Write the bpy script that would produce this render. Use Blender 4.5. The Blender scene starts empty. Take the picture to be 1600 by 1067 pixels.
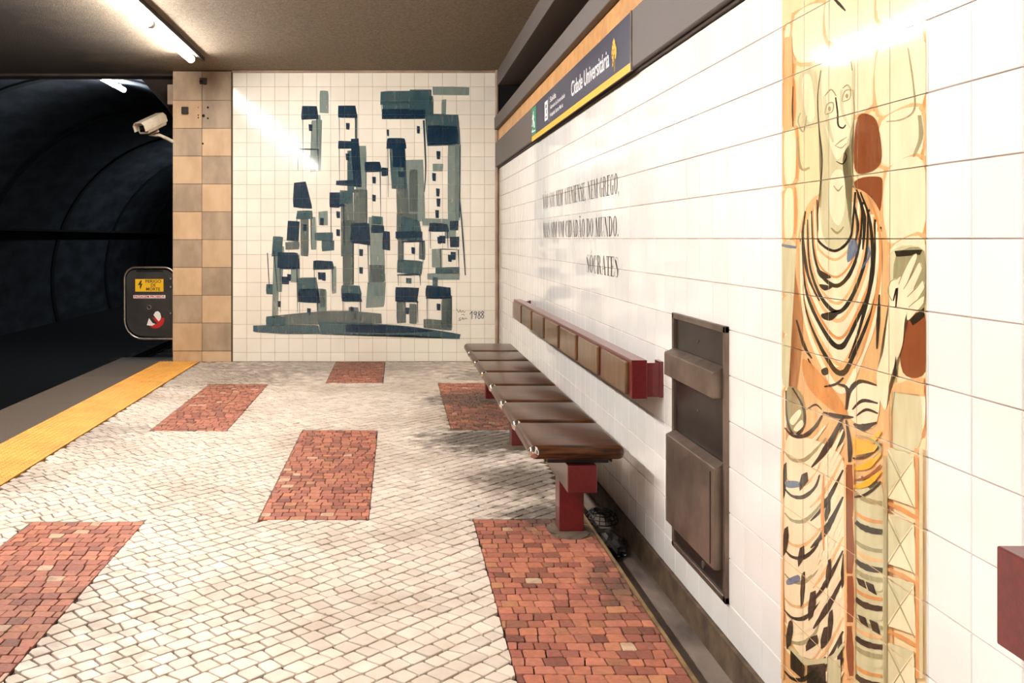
import bpy, bmesh, math, random
from mathutils import Vector, Matrix
random.seed(7)
R = random.random
def U(a, b): return a + (b - a) * random.random()
S = bpy.context.scene
COL = S.collection
# ------------------------------------------------------------------ camera, world, exposure
F = 1508.0; VX = 620.0; VY = 373.0; H = 1.319
cd = bpy.data.cameras.new('camera'); cam = bpy.data.objects.new('camera', cd); COL.objects.link(cam)
cam.location = (0, 0, H); cam.rotation_euler = (math.pi / 2, 0, 0)
cd.sensor_width = 36; cd.lens = F / 1600 * 36
cd.shift_x = (800 - VX) / 1600; cd.shift_y = -(533.5 - VY) / 1600
cd.clip_start = 0.05; cd.clip_end = 200
S.camera = cam
w = bpy.data.worlds.new('World'); S.world = w; w.use_nodes = True
w.node_tree.nodes['Background'].inputs[0].default_value = (0.02, 0.022, 0.026, 1)
w.node_tree.nodes['Background'].inputs[1].default_value = 0.3
S.view_settings.view_transform = 'Standard'; S.view_settings.look = 'None'
S.view_settings.gamma = 1; S.view_settings.use_curve_mapping = False
S.view_settings.exposure = 1.09
TUBE_POWER = 78.0
TUBE_COLOR = (1.0, 0.955, 0.925)
# ------------------------------------------------------------------ helpers
def lin(c):
    c = c / 255.0
    return c / 12.92 if c <= 0.04045 else ((c + 0.055) / 1.055) ** 2.4
def rgb(r, g, b): return (lin(r), lin(g), lin(b), 1)
def link(o, parent=None):
    COL.objects.link(o)
    if parent is not None: o.parent = parent
    return o
def tag(o, label=None, cat=None, group=None, kind=None):
    if label: o['label'] = label
    if cat: o['category'] = cat
    if group: o['group'] = group
    if kind: o['kind'] = kind
    return o
def empty(name, loc, label, cat, group=None):
    o = bpy.data.objects.new(name, None); o.location = loc; o.empty_display_size = .1
    link(o); return tag(o, label, cat, group)
class MB:
    """collects faces in world coordinates"""
    def __init__(s): s.v = []; s.f = []; s.sm = []
    def add(s, vs, fs, smooth=False):
        n = len(s.v); s.v += [tuple(v) for v in vs]
        for f in fs: s.f.append(tuple(i + n for i in f)); s.sm.append(smooth)
        return s
    def box(s, x0, x1, y0, y1, z0, z1):
        vs = [(x, y, z) for x in (x0, x1) for y in (y0, y1) for z in (z0, z1)]
        return s.add(vs, [(0,1,3,2),(4,6,7,5),(0,4,5,1),(2,3,7,6),(0,2,6,4),(1,5,7,3)])
    def cyl(s, p, q, r, r2=None, n=12, cap=True, smooth=True):
        p = Vector(p); q = Vector(q); r2 = r if r2 is None else r2
        d = (q - p).normalized(); a = d.orthogonal().normalized(); b = d.cross(a)
        vs = []
        for c, rr in ((p, r), (q, r2)):
            for i in range(n):
                t = 2 * math.pi * i / n; vs.append(c + a * (rr * math.cos(t)) + b * (rr * math.sin(t)))
        s.add(vs, [(i, (i+1) % n, n + (i+1) % n, n + i) for i in range(n)], smooth)
        if cap: s.add(vs, [tuple(range(n))[::-1], tuple(range(n, 2*n))])
        return s
    def tube(s, pts, r, n=10, closed=False, radii=None):
        pts = [Vector(p) for p in pts]; m = len(pts); rings = []; a = None
        for i, p in enumerate(pts):
            if closed: d = pts[(i+1) % m] - pts[i-1]
            else: d = pts[min(i+1, m-1)] - pts[max(i-1, 0)]
            d.normalize()
            a = d.orthogonal().normalized() if a is None else (a - d * a.dot(d)).normalized()
            b = d.cross(a); rr = radii[i] if radii else r
            rings.append([p + a * (rr * math.cos(2*math.pi*k/n)) + b * (rr * math.sin(2*math.pi*k/n)) for k in range(n)])
        vs = [v for g in rings for v in g]; fs = []
        for i in range(m if closed else m - 1):
            j = (i + 1) % m
            for k in range(n): fs.append((i*n+k, i*n+(k+1) % n, j*n+(k+1) % n, j*n+k))
        s.add(vs, fs, True)
        if not closed: s.add(vs, [tuple(range(n))[::-1], tuple(range((m-1)*n, m*n))])
        return s
    def build(s, name, m, parent=None, origin=None, fix=True):
        wl = Vector((0, 0, 0)); q = parent
        while q is not None: wl += q.location; q = q.parent
        if origin is None: origin = tuple(wl)
        ox, oy, oz = origin
        me = bpy.data.meshes.new(name)
        me.from_pydata([(x-ox, y-oy, z-oz) for x, y, z in s.v], [], s.f)
        me.polygons.foreach_set('use_smooth', s.sm)
        if fix:
            bm = bmesh.new(); bm.from_mesh(me); bmesh.ops.recalc_face_normals(bm, faces=bm.faces); bm.to_mesh(me); bm.free()
        me.materials.append(m); me.update()
        o = bpy.data.objects.new(name, me)
        if parent is None: o.location = origin
        else: o.location = Vector(origin) - wl
        return link(o, parent)
def struct(name, mb, m, parent=None, label=None):
    o = mb.build(name, m, parent)
    if parent is None: o['kind'] = 'structure'
    if label: o['label'] = label
    return o
def bevel_box(x0, x1, y0, y1, z0, z1, r, seg=2):
    bm = bmesh.new(); bmesh.ops.create_cube(bm, size=1)
    for v in bm.verts:
        v.co = Vector((x0 + (v.co.x+.5)*(x1-x0), y0 + (v.co.y+.5)*(y1-y0), z0 + (v.co.z+.5)*(z1-z0)))
    bmesh.ops.bevel(bm, geom=bm.edges[:], offset=r, segments=seg, profile=.5, affect='EDGES')
    bm.verts.index_update()
    vs = [tuple(v.co) for v in bm.verts]; fs = [tuple(v.index for v in f.verts) for f in bm.faces]; bm.free()
    return vs, fs
# ------------------------------------------------------------------ materials
def pm(name, c1, c2=None, scale=5, detail=5, rough=.5, rough2=None, metal=0, bump=0, bscale=60, rand=0, ramp=None,
       stretch=(1,1,1), dirt=None, dscale=1.2, dlo=.45, dhi=.7, stains_shade=None, coat=0, spec=.5, emit=None, epow=0):
    m = bpy.data.materials.new(name); m.use_nodes = True
    nt = m.node_tree; N = nt.nodes; L = nt.links; b = N['Principled BSDF']
    geo = N.new('ShaderNodeNewGeometry')
    mp = N.new('ShaderNodeMapping'); mp.inputs['Scale'].default_value = stretch; L.new(geo.outputs['Position'], mp.inputs['Vector'])
    def noise(sc, det=detail, src=mp):
        n = N.new('ShaderNodeTexNoise'); n.inputs['Scale'].default_value = sc; n.inputs['Detail'].default_value = det
        L.new(src.outputs[0] if src is mp else geo.outputs['Position'], n.inputs['Vector']); return n
    def mix(fac, A, B, blend='MIX'):
        x = N.new('ShaderNodeMix'); x.data_type = 'RGBA'; x.blend_type = blend
        for s_, v in ((x.inputs[0], fac), (x.inputs[6], A), (x.inputs[7], B)):
            if hasattr(v, 'is_linked'): L.new(v, s_)
            else: s_.default_value = v
        return x.outputs[2]
    def mrange(src, a, b_, c, d):
        r = N.new('ShaderNodeMapRange'); L.new(src, r.inputs[0])
        for i, v in enumerate((a, b_, c, d)): r.inputs[i+1].default_value = v
        return r.outputs[0]
    def math_(op, a, b_=0):
        n = N.new('ShaderNodeMath'); n.operation = op
        for s_, v in ((n.inputs[0], a), (n.inputs[1], b_)):
            if hasattr(v, 'is_linked'): L.new(v, s_)
            else: s_.default_value = v
        return n.outputs[0]
    col = None
    if rand or ramp:
        oi = N.new('ShaderNodeObjectInfo')
        rr = math_('FRACT', math_('ADD', oi.outputs['Random'], geo.outputs['Random Per Island']))
    if ramp:
        cr = N.new('ShaderNodeValToRGB'); e = cr.color_ramp.elements
        for i, (p, c) in enumerate(ramp):
            if i < 2: e[i].position = p; e[i].color = c
            else: k = e.new(p); k.color = c
        L.new(rr, cr.inputs[0]); base = cr.outputs[0]
    else: base = c1
    if c2 is not None:
        n = noise(scale); base = mix(mrange(n.outputs[0], .35, .65, 0, 1), base, c2) if not ramp else mix(mrange(n.outputs[0], .4, .75, 0, .5), base, c2)
    if rand:
        f = mrange(math_('FRACT', math_('MULTIPLY', rr, 7.31)), 0, 1, 1 - rand, 1)
        cb = N.new('ShaderNodeCombineColor')
        for i in range(3): L.new(f, cb.inputs[i])
        base = mix(1.0, base, cb.outputs[0], 'MULTIPLY')
    if dirt is not None:
        n = noise(dscale, 8, geo); base = mix(mrange(n.outputs[0], dlo, dhi, 0, .8), base, dirt)
    if stains_shade:
        sc, pts = stains_shade
        n2 = noise(9, 6, geo)
        for (x, y, z, rad, amt) in pts:
            vm = N.new('ShaderNodeVectorMath'); vm.operation = 'DISTANCE'; L.new(geo.outputs['Position'], vm.inputs[0]); vm.inputs[1].default_value = (x, y, z)
            q = math_('ADD', mrange(vm.outputs['Value'], 0, rad, 1.0, -.25), math_('MULTIPLY', math_('SUBTRACT', n2.outputs[0], .5), 1.6))
            base = mix(math_('MULTIPLY', mrange(q, .1, .6, 0, 1), amt), base, sc)
    if hasattr(base, 'is_linked'): L.new(base, b.inputs['Base Color'])
    else: b.inputs['Base Color'].default_value = base
    b.inputs['Roughness'].default_value = rough
    if rough2 is not None:
        n = noise(scale * 2.3, 4, geo); L.new(mrange(n.outputs[0], .35, .65, rough, rough2), b.inputs['Roughness'])
    b.inputs['Metallic'].default_value = metal
    b.inputs['Coat Weight'].default_value = coat; b.inputs['Coat Roughness'].default_value = .12
    b.inputs['Specular IOR Level'].default_value = spec
    if bump:
        n = noise(bscale, 6); bp = N.new('ShaderNodeBump'); bp.inputs['Strength'].default_value = bump; bp.inputs['Distance'].default_value = .01
        L.new(n.outputs[0], bp.inputs['Height']); L.new(bp.outputs[0], b.inputs['Normal'])
    if emit: b.inputs['Emission Color'].default_value = emit; b.inputs['Emission Strength'].default_value = epow
    return m
def paint(name, c, c2, a_lo, a_hi, axis):
    """thin glaze paint fired on tiles: see-through where thin, absent on the joints"""
    m = bpy.data.materials.new(name); m.use_nodes = True
    nt = m.node_tree; N = nt.nodes; L = nt.links; b = N['Principled BSDF']
    geo = N.new('ShaderNodeNewGeometry'); sep = N.new('ShaderNodeSeparateXYZ'); L.new(geo.outputs['Position'], sep.inputs[0])
    mp = N.new('ShaderNodeMapping'); mp.inputs['Scale'].default_value = (1, 1, .22); L.new(geo.outputs['Position'], mp.inputs[0])
    n = N.new('ShaderNodeTexNoise'); n.inputs['Scale'].default_value = 26; n.inputs['Detail'].default_value = 6; L.new(mp.outputs[0], n.inputs['Vector'])
    n3 = N.new('ShaderNodeTexNoise'); n3.inputs['Scale'].default_value = 5; n3.inputs['Detail'].default_value = 3; L.new(geo.outputs['Position'], n3.inputs['Vector'])
    r = N.new('ShaderNodeMapRange'); L.new(n.outputs[0], r.inputs[0]); r.inputs[1].default_value = .3; r.inputs[2].default_value = .7; r.inputs[3].default_value = a_lo; r.inputs[4].default_value = a_hi
    mx = N.new('ShaderNodeMix'); mx.data_type = 'RGBA'; L.new(n3.outputs[0], mx.inputs[0]); mx.inputs[6].default_value = c; mx.inputs[7].default_value = c2
    L.new(mx.outputs[2], b.inputs['Base Color']); b.inputs['Roughness'].default_value = .06
    def M(op, a, bb):
        q = N.new('ShaderNodeMath'); q.operation = op
        for s_, v in ((q.inputs[0], a), (q.inputs[1], bb)):
            if hasattr(v, 'is_linked'): L.new(v, s_)
            else: s_.default_value = v
        return q.outputs[0]
    def joint(o, off, half):
        f = M('FRACT', M('DIVIDE', M('SUBTRACT', o, off - 30.0), .15), 0)
        return M('LESS_THAN', M('ABSOLUTE', M('SUBTRACT', f, .5), 0), .5 - half / .15)
    if axis == 'x': j = M('MULTIPLY', joint(sep.outputs[0], EX0, .0008), joint(sep.outputs[2], EZ1, .0008))
    else: j = M('MULTIPLY', joint(sep.outputs[1], RY0, .0012), joint(sep.outputs[2], RZ0, .0012))
    L.new(M('MULTIPLY', r.outputs[0], j), b.inputs['Alpha'])
    return m
# grid origins of the two tiled walls
YE = 10.36; XW = 1.0915; ZC = 3.126
EX0 = -1.759; EZ1 = 3.100
RY0 = 1.984; RZ0 = H - 1.35 + .0          # joints at H + .15k
RZ0 = H
M_ = {}
M_['tile'] = pm('white glazed tile', rgb(238,236,231), rgb(231,229,222), scale=3, rough=.055, rand=.06, coat=0, bump=.02, bscale=9)
M_['tile_end'] = pm('cream glazed tile', rgb(250,244,228), rgb(246,238,220), scale=3, rough=.11, rand=.06, coat=0, spec=.3, bump=.02, bscale=9)
M_['grout'] = pm('tile grout', rgb(196,178,162), rgb(166,140,122), scale=6, rough=.9)
M_['grout_end'] = pm('tile grout end', rgb(186,166,140), rgb(160,138,112), scale=6, rough=.9)
M_['mortar'] = pm('dark mortar', rgb(58,46,40), rgb(34,27,24), scale=20, rough=.95, bump=.4, bscale=120)
ST = (rgb(70,60,48), [(.62,6.35,0,.8,.85),(.72,7.9,0,.85,.8),(.8,4.6,0,.48,.85),(.75,5.3,0,.6,.75),(.7,7.1,0,.6,.6),(.9,9.3,0,.7,.5),(-.6,10.6,0,2.6,.42),(-1.9,9.3,0,1.6,.35),(-2.1,6.6,0,.7,.4),(-2.1,5.2,0,.5,.3),(-1.6,3.2,0,1.2,.38),(.95,3.7,0,.4,.7)])  # bench stains; the far-end and left-panel spots paint dimmer lamplight into the stones
M_['lime'] = pm('white limestone', rgb(229,216,200), rgb(219,202,184), scale=9, rough=.42, rough2=.7, bump=.25, bscale=90, rand=.2, dirt=rgb(150,126,100), dscale=1.1, dlo=.48, dhi=.8, stains_shade=ST)
M_['brick'] = pm('red paving stone', None, rgb(130,84,70), scale=30, rough=.5, rough2=.75, bump=.25, bscale=90, rand=.26,
    ramp=[(0, rgb(132,76,60)), (1.0, rgb(218,184,150)), (.16, rgb(168,98,78)), (.4, rgb(192,120,94)), (.6, rgb(182,108,80)), (.72, rgb(206,134,98)), (.84, rgb(176,98,78)), (.9, rgb(136,84,60)), (.97, rgb(204,140,96)), (.978, rgb(218,184,150))],
    stains_shade=(rgb(70,58,46), ST[1]))
M_['tactile'] = pm('yellow tactile paving', rgb(232,168,72), rgb(214,150,62), scale=4, rough=.5, rand=.06, dirt=rgb(150,112,70), dscale=2, dlo=.62, dhi=.8)
M_['granite'] = pm('grey edge granite', rgb(104,90,74), rgb(68,58,48), scale=150, rough=.7, bump=.2, bscale=200, rand=.08)
M_['curb'] = pm('pale curb strip', rgb(150,118,74), rgb(96,76,52), scale=8, rough=.7)
M_['gutter'] = pm('dirty gutter cement', rgb(136,122,110), rgb(70,60,54), scale=5, rough=.6, bump=.3, bscale=40, stretch=(1,.5,1))
M_['base'] = pm('brown stone baseboard', rgb(112,92,70), rgb(72,58,46), scale=12, rough=.6, bump=.2)
M_['ceiling'] = pm('sprayed ceiling render', rgb(142,126,102), rgb(110,96,76), scale=60, rough=.95, bump=1.0, bscale=130)
M_['tan_slab'] = pm('tan stone slab', rgb(216,184,144), rgb(200,166,126), scale=7, rough=.5, rand=.12, bump=.08, bscale=60, stretch=(1,1,.5))
M_['grey_slab'] = pm('grey stone slab', rgb(186,162,132), rgb(160,138,112), scale=7, rough=.5, rand=.10, bump=.08, bscale=60, stretch=(1,1,.5))
M_['joint_shade'] = pm('dark joint and shadow strip', rgb(58,46,38), rough=.9)
M_['band'] = pm('grey sprayed metal band', rgb(98,89,83), rgb(86,78,72), scale=200, rough=.6, bump=.15, bscale=300)
M_['ochre_tile'] = pm('ochre tile', rgb(214,160,92), rgb(196,138,76), scale=16, rough=.35, rand=.15)
M_['black'] = pm('black void paint', rgb(5,5,6), rough=.95)
M_['trim'] = pm('painted corner trim', rgb(178,156,134), rgb(148,122,104), scale=5, rough=.5)
M_['dark_concrete'] = pm('sooty concrete', rgb(70,72,76), rgb(38,38,42), scale=2.5, detail=8, rough=.85, bump=.8, bscale=8, stretch=(1,.35,1))
M_['soot'] = pm('soot black', rgb(30,27,26), rgb(18,16,16), scale=3, rough=.95, bump=.5, bscale=20)
M_['portal'] = pm('brown dark render', rgb(60,50,42), rgb(36,30,26), scale=4, rough=.95, bump=.4)
M_['steel_rail'] = pm('worn rail steel', rgb(92,84,78), rgb(60,52,46), scale=8, rough=.4, metal=.8)
M_['sleeper'] = pm('concrete sleeper', rgb(60,54,48), rgb(36,32,30), scale=6, rough=.9)
M_['ballast'] = pm('track ballast', rgb(38,34,32), rgb(18,16,16), scale=30, rough=.95, bump=1, bscale=40)
M_['tube'] = pm('fluorescent tube', rgb(255,250,240), emit=TUBE_COLOR + (1,), epow=TUBE_POWER, rough=.4)
M_['tube_cool'] = pm('tunnel tube', rgb(240,248,255), emit=(.78, .9, 1.0, 1), epow=70, rough=.4)
M_['tube_faint'] = pm('distant tunnel tube', rgb(240,248,255), emit=(.7, .85, 1.0, 1), epow=60, rough=.4)
M_['conduit'] = pm('dark conduit', rgb(48,40,34), rough=.6)
M_['tube_cap'] = pm('tube end cap', rgb(200,196,188), rough=.5)
M_['red'] = pm('dark red enamel', rgb(104,18,22), rgb(88,14,18), scale=60, rough=.3, coat=.4, bump=.05, bscale=200)
M_['wood'] = pm('varnished dark wood', rgb(92,52,24), rgb(40,23,13), scale=9, detail=8, rough=.3, coat=.15, spec=.3, stretch=(1,9,9), bump=.04, bscale=20)
M_['wood_panel'] = pm('worn wood panel', rgb(120,88,54), rgb(84,58,36), scale=10, detail=8, rough=.3, coat=.4, stretch=(3,3,.6), rand=.12)
M_['chrome'] = pm('chrome', rgb(220,218,214), metal=1, rough=.12)
M_['bronze'] = pm('brushed bronze steel', rgb(142,126,112), rgb(112,98,88), scale=5, rough=.34, rough2=.5, metal=.75, bump=.03, bscale=200)
M_['bronze_dark'] = pm('dark bronze plate', rgb(62,54,50), rgb(44,38,36), scale=7, rough=.3, metal=.7)
M_['navy'] = pm('navy sign enamel', rgb(23,25,58), rgb(26,28,60), scale=3, rough=.35)
M_['yellow'] = pm('yellow sign stripe', rgb(226,172,16), rough=.4)
M_['green'] = pm('green sign panel', rgb(20,132,88), rough=.4)
M_['white'] = pm('white print', rgb(240,240,240), rough=.4)
M_['flower'] = pm('yellow emblem print', rgb(232,178,22), rough=.4)
M_['ink'] = pm('black lettering', rgb(48,38,36), rgb(74,60,54), scale=40, rough=.3)
M_['cam_body'] = pm('beige camera housing', rgb(190,178,158), rgb(170,156,136), scale=10, rough=.5)
M_['glass_dark'] = pm('dark lens glass', rgb(14,12,14), rough=.08)
M_['gate_panel'] = pm('dark grey gate sheet', rgb(52,49,46), rgb(38,36,34), scale=9, rough=.5, metal=.2)
M_['steel'] = pm('brushed steel tube', rgb(180,172,160), rgb(150,140,126), scale=12, rough=.3, metal=.9)
M_['sign_yellow'] = pm('warning yellow', rgb(232,182,12), rough=.5)
M_['sign_black'] = pm('warning black', rgb(30,26,20), rough=.5)
M_['sign_red'] = pm('sign red', rgb(186,24,24), rough=.5)
M_['sign_white'] = pm('sign white', rgb(232,228,222), rough=.5)
M_['bag'] = pm('black plastic bag', rgb(16,15,15), rough=.35)
M_['wire'] = pm('black wire', rgb(34,32,30), rough=.35, metal=.4)
M_['cement'] = pm('cement footing', rgb(104,88,70), rgb(76,62,50), scale=14, rough=.9, bump=.4)
M_['blue_ink'] = pm('blue ink', rgb(34,44,96), rough=.3)
# ------------------------------------------------------------------ setting: floor
YN = -2.0
fl = struct('floor', MB().box(-2.115, .885, YN, YE, -.16, -.012).box(.885, 1.16, YN, YE, -.16, -.115), M_['mortar'])
edge_slab = bevel_box(0, .50, 0, 1.49, -.3, 0, .004, 1)
me = bpy.data.meshes.new('edge_slab'); me.from_pydata(*[edge_slab[0], [], edge_slab[1]]); me.materials.append(M_['granite'])
y = 10.75
for i in range(8):
    y -= 1.5
    o = bpy.data.objects.new('edge_slab', me); o.location = (-3.055, y, 0.0); link(o, fl)
    o.location = (-3.055, y + .005, 0)
MB().box(-2.555, -2.40, YE, 10.75, -.3, -.001).build('edge_slab', M_['granite'], fl)
# tactile strip tiles
def dome_tile():
    mb = MB(); vs, fs = bevel_box(0, .426, 0, .426, -.03, .0, .002, 1); mb.add(vs, fs)
    n = 12; p = .426 / n
    for i in range(n):
        for j in range(n):
            cx, cy = (i+.5)*p, (j+.5)*p; k = 6; vs = []
            for rr, zz in ((.0125, 0), (.0075, .006)):
                for a in range(k): vs.append((cx+rr*math.cos(a*math.pi/3), cy+rr*math.sin(a*math.pi/3), zz))
            mb.add(vs, [(a, (a+1) % k, k+(a+1) % k, k+a) for a in range(k)] + [tuple(range(k, 2*k))], True)
    return mb
first = None; y = YE
while y > -.5:
    y -= .43
    if first is None:
        mb = dome_tile(); first = mb.build('tactile_tile', M_['tactile'], fl); first.location = (-2.548, y, .002)
    else:
        o = first.copy(); o.location = (-2.548, y, .002); link(o, fl)
# ---- stone setts
def rows(u0, u1, v0, v1, pv, wlo, whi, amp, jit, diag=False):
    ph = [(U(0, 6), U(2.0, 5.0)) for _ in range(3)]
    def vb(k, u):
        a = v0 + k * pv
        return a + amp * (math.sin(u * ph[0][1] + ph[0][0] + k * .55) + .6 * math.sin(u * ph[1][1] * 3 + k * 1.3) + .4 * math.sin(u * 17 + k * 2.1))
    out = []; K = int((v1 - v0) / pv) + 1
    for k in range(K):
        u = u0 - U(0, whi); jb, jt = U(-jit, jit), U(-jit, jit)
        while u < u1:
            wd = U(wlo, whi); nb, nt_ = U(-jit, jit), U(-jit, jit)
            q = [(u+jb, vb(k, u+jb)), (u+wd+nb, vb(k, u+wd+nb)), (u+wd+nt_, vb(k+1, u+wd+nt_)), (u+jt, vb(k+1, u+jt))]
            out.append(q); u += wd; jb, jt = nb, nt_
    return out
def clip(poly, ax, lim, keep_less):
    out = []; n = len(poly)
    def ins(p): return (p[ax] <= lim) if keep_less else (p[ax] >= lim)
    for i in range(n):
        a, b = poly[i], poly[(i+1) % n]
        if ins(a): out.append(a)
        if ins(a) != ins(b):
            t = (lim - a[ax]) / (b[ax] - a[ax]); out.append((a[0]+(b[0]-a[0])*t, a[1]+(b[1]-a[1])*t))
    return out
def cent(p): return (sum(a[0] for a in p)/len(p), sum(a[1] for a in p)/len(p))
def area(p): return .5*abs(sum(p[i][0]*p[(i+1) % len(p)][1]-p[(i+1) % len(p)][0]*p[i][1] for i in range(len(p))))
def stone(mb, poly, gap, h, rnd=.12):
    cx, cy = cent(poly); sz = math.sqrt(area(poly)); s = 1 - gap * U(.7, 1.5) / sz
    P = []
    n = len(poly)
    for i in range(n):
        p, a, b = poly[i], poly[i-1], poly[(i+1) % n]
        r1, r2 = U(.03, rnd), U(.03, rnd)
        P.append((p[0]+(a[0]-p[0])*r1, p[1]+(a[1]-p[1])*r1)); P.append((p[0]+(b[0]-p[0])*r2, p[1]+(b[1]-p[1])*r2))
    P = [(cx+(x-cx)*s, cy+(y-cy)*s) for x, y in P]; m = len(P)
    tx, ty = U(-.02, .02), U(-.02, .02); hh = h + U(-.001, .001)
    def z(x, y): return hh + (x-cx)*tx + (y-cy)*ty
    vs = [(x, y, -.012) for x, y in P] + [(x, y, z(x, y) - .0018) for x, y in P] + [(cx+(x-cx)*.95, cy+(y-cy)*.95, z(x, y)) for x, y in P]
    fs = []
    for i in range(m):
        j = (i+1) % m; fs.append((i, j, m+j, m+i)); fs.append((m+i, m+j, 2*m+j, 2*m+i))
    fs.append(tuple(range(2*m, 3*m)))
    mb.add(vs, fs)
    return (cx, cy, 0)
FX0, FX1 = -2.113, .885
panels = [(.36, .882, 2.38, 4.545, 'right'), (-.65, -.132, 4.53, 6.65, 'mid'), (-1.70, -1.176, 2.34, 4.50, 'left'),
          (-1.70, -1.168, 6.62, 8.76, 'farleft'), (.376, .882, 6.66, 8.83, 'farright'), (-.65, -.125, 8.83, YE, 'back'),
          (-.65, -.132, .24, 2.38, 'near'), (.36, .882, -2, .24, 'n1'), (-1.7, -1.176, -2, .24, 'n2')]
c45 = math.sqrt(.5)
quads = rows(-10, 10, -10, 10, .0675, .056, .084, .006, .010)
white = []
for q in quads:
    # lay the rows on the diagonal
    p = [((u - v)*c45, (u + v)*c45) for u, v in q]
    cx, cy = cent(p)
    if not (FX0 < cx < FX1 and YN+2 < cy < YE): continue
    for a, b, c, d, _ in panels:
        if max(v[0] for v in p) < a or min(v[0] for v in p) > b or max(v[1] for v in p) < c or min(v[1] for v in p) > d: continue
        e = [(a - cx, 0, a, True), (cx - b, 0, b, False), (c - cy, 1, c, True), (cy - d, 1, d, False)]
        e.sort(key=lambda t: -t[0]); _, ax, lim, kl = e[0]; p = clip(p, ax, lim, kl)
        if len(p) < 3: break
    if len(p) >= 3:
        for ax, lim, kl in ((0, FX0, False), (0, FX1, True), (1, YE-.003, True)): p = clip(p, ax, lim, kl) if len(p) >= 3 else p
    if len(p) >= 3 and area(p) > .0006: white.append(p)
def seen(p):
    x, y = cent(p)
    if y < 2.7: return False
    px, py = VX + F*x/y, VY + F*H/y
    return -20 < px < 1620 and py < 1085
vis = sorted([p for p in white if seen(p)], key=lambda p: cent(p)[1]); hid = [p for p in white if not seen(p)]
for p in vis[:300]:
    mb = MB(); c = stone(mb, p, .0065, 0); mb.build('paving_stone', M_['lime'], fl, origin=c)
mb = MB()
for p in vis[300:] + hid: stone(mb, p, .0065, 0)
o = mb.build('paving_stones', M_['lime'], fl); o['kind'] = 'stuff'
for (a, b, c, d, nm) in panels:
    bed = MB().box(a, b, c, d, -.0125, -.0105).build('paving_panel', M_['mortar'], fl)
    qs = []
    for q in rows(a, b, c, d, .0600, .048, .072, .0045, .006):
        cx, cy = cent(q)
        p = q
        for ax, lim, kl in ((0, a, False), (0, b, True), (1, c, False), (1, d, True)): p = clip(p, ax, lim, kl) if len(p) >= 3 else p
        if len(p) >= 3 and area(p) > .0005: qs.append(p)
    v = sorted([p for p in qs if seen(p)], key=lambda p: cent(p)[1]); hd = [p for p in qs if not seen(p)]
    single = 300 if nm in ('right', 'left', 'mid') else 0
    for p in v[:single]:
        mb = MB(); cc = stone(mb, p, .0036, 0, .14)
        o = mb.build('paving_brick', M_['brick'], bed, origin=cc)
    rest = v[single:] + hd
    if rest:
        mb = MB()
        for p in rest: stone(mb, p, .0036, 0, .14)
        o = mb.build('paving_bricks', M_['brick'], bed); o['kind'] = 'stuff'
# curb beside gutter
MB().box(.885, .898, YN, YE, -.12, .001).build('gutter_curb', M_['curb'], fl)
# ------------------------------------------------------------------ right wall
def chamfer_tile(w_, h_, d, c=.0016):
    x, z = w_/2, h_/2
    vs = [(-x, 0, -z), (x, 0, -z), (x, 0, z), (-x, 0, z), (-x, -d+c, -z), (x, -d+c, -z), (x, -d+c, z), (-x, -d+c, z),
          (-x+c, -d, -z+c), (x-c, -d, -z+c), (x-c, -d, z-c), (-x+c, -d, z-c)]
    fs = []
    for i in range(4):
        j = (i+1) % 4; fs.append((i, j, 4+j, 4+i)); fs.append((4+i, 4+j, 8+j, 8+i))
    fs.append((8, 9, 10, 11)); return vs, fs
wr = struct('wall_right', MB().box(XW+.004, XW+.25, YN, YE+.3, -.16, 2.075).box(XW+.004, XW+.25, YN, YE+.3, 2.33, 2.62), M_['grout'])
GAP = .0026
def tile_mesh(name, w_, h_, d, m, faceX=False):
    vs, fs = chamfer_tile(w_, h_, d)
    if faceX: vs = [(y, -x, z) for x, y, z in vs]      # front faces -x
    me = bpy.data.meshes.new(name); me.from_pydata(vs, [], fs)
    bm = bmesh.new(); bm.from_mesh(me); bmesh.ops.recalc_face_normals(bm, faces=bm.faces); bm.to_mesh(me); bm.free()
    me.materials.append(m); return me
TM = tile_mesh('wall_tile', .15-GAP, .15-GAP, .004, M_['tile'], True)
TMB = tile_mesh('wall_tile_cut', .15-GAP, .119-GAP, .004, M_['tile'], True)
cells = []
for c in range(-24, 57):
    y0 = RY0 + .15*c; y1 = y0 + .15
    if y1 > YE + .02: continue
    for r in range(14):
        z1 = RZ0 + .15*(5-r); z0 = z1 - .15
        if r == 13: z0 = z1 - .119
        cells.append((y0, y1, z0, z1, r))
far = MB()
visc = sorted([c for c in cells if c[1] > 1.62 and not (c[0] > 3.19 and c[1] < 3.79 and c[2] > .15 and c[3] < 1.0)], key=lambda c: c[0])
solo = set()
for c in visc:
    y, z = (c[0]+c[1])/2, (c[2]+c[3])/2
    px, py = VX + F*XW/y, VY - F*(z-H)/y
    if -5 < py < 1080 and px < 1612: solo.add(c)
    if len(solo) >= 300: break
def tilt(o): o.rotation_euler = (0, U(-.0035, .0035), U(-.0035, .0035))
for c in cells:
    y, z = (c[0]+c[1])/2, (c[2]+c[3])/2
    if c in solo:
        o = bpy.data.objects.new('wall_tile', TM if c[4] < 13 else TMB); o.location = (XW+.004, y, z); tilt(o); link(o, wr)
    else:
        src = TM if c[4] < 13 else TMB
        rm = Matrix.Rotation(U(-.003, .003), 3, 'Y') @ Matrix.Rotation(U(-.003, .003), 3, 'Z')
        far.add([Vector((XW+.004, y, z)) + rm @ v.co for v in src.vertices], [tuple(p.vertices) for p in src.polygons])
o = far.build('wall_tiles', M_['tile'], wr, fix=False); o['kind'] = 'stuff'
struct('baseboard_right', MB().box(XW-.012, XW+.004, YN, YE, -.12, -.002), M_['base'])
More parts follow.
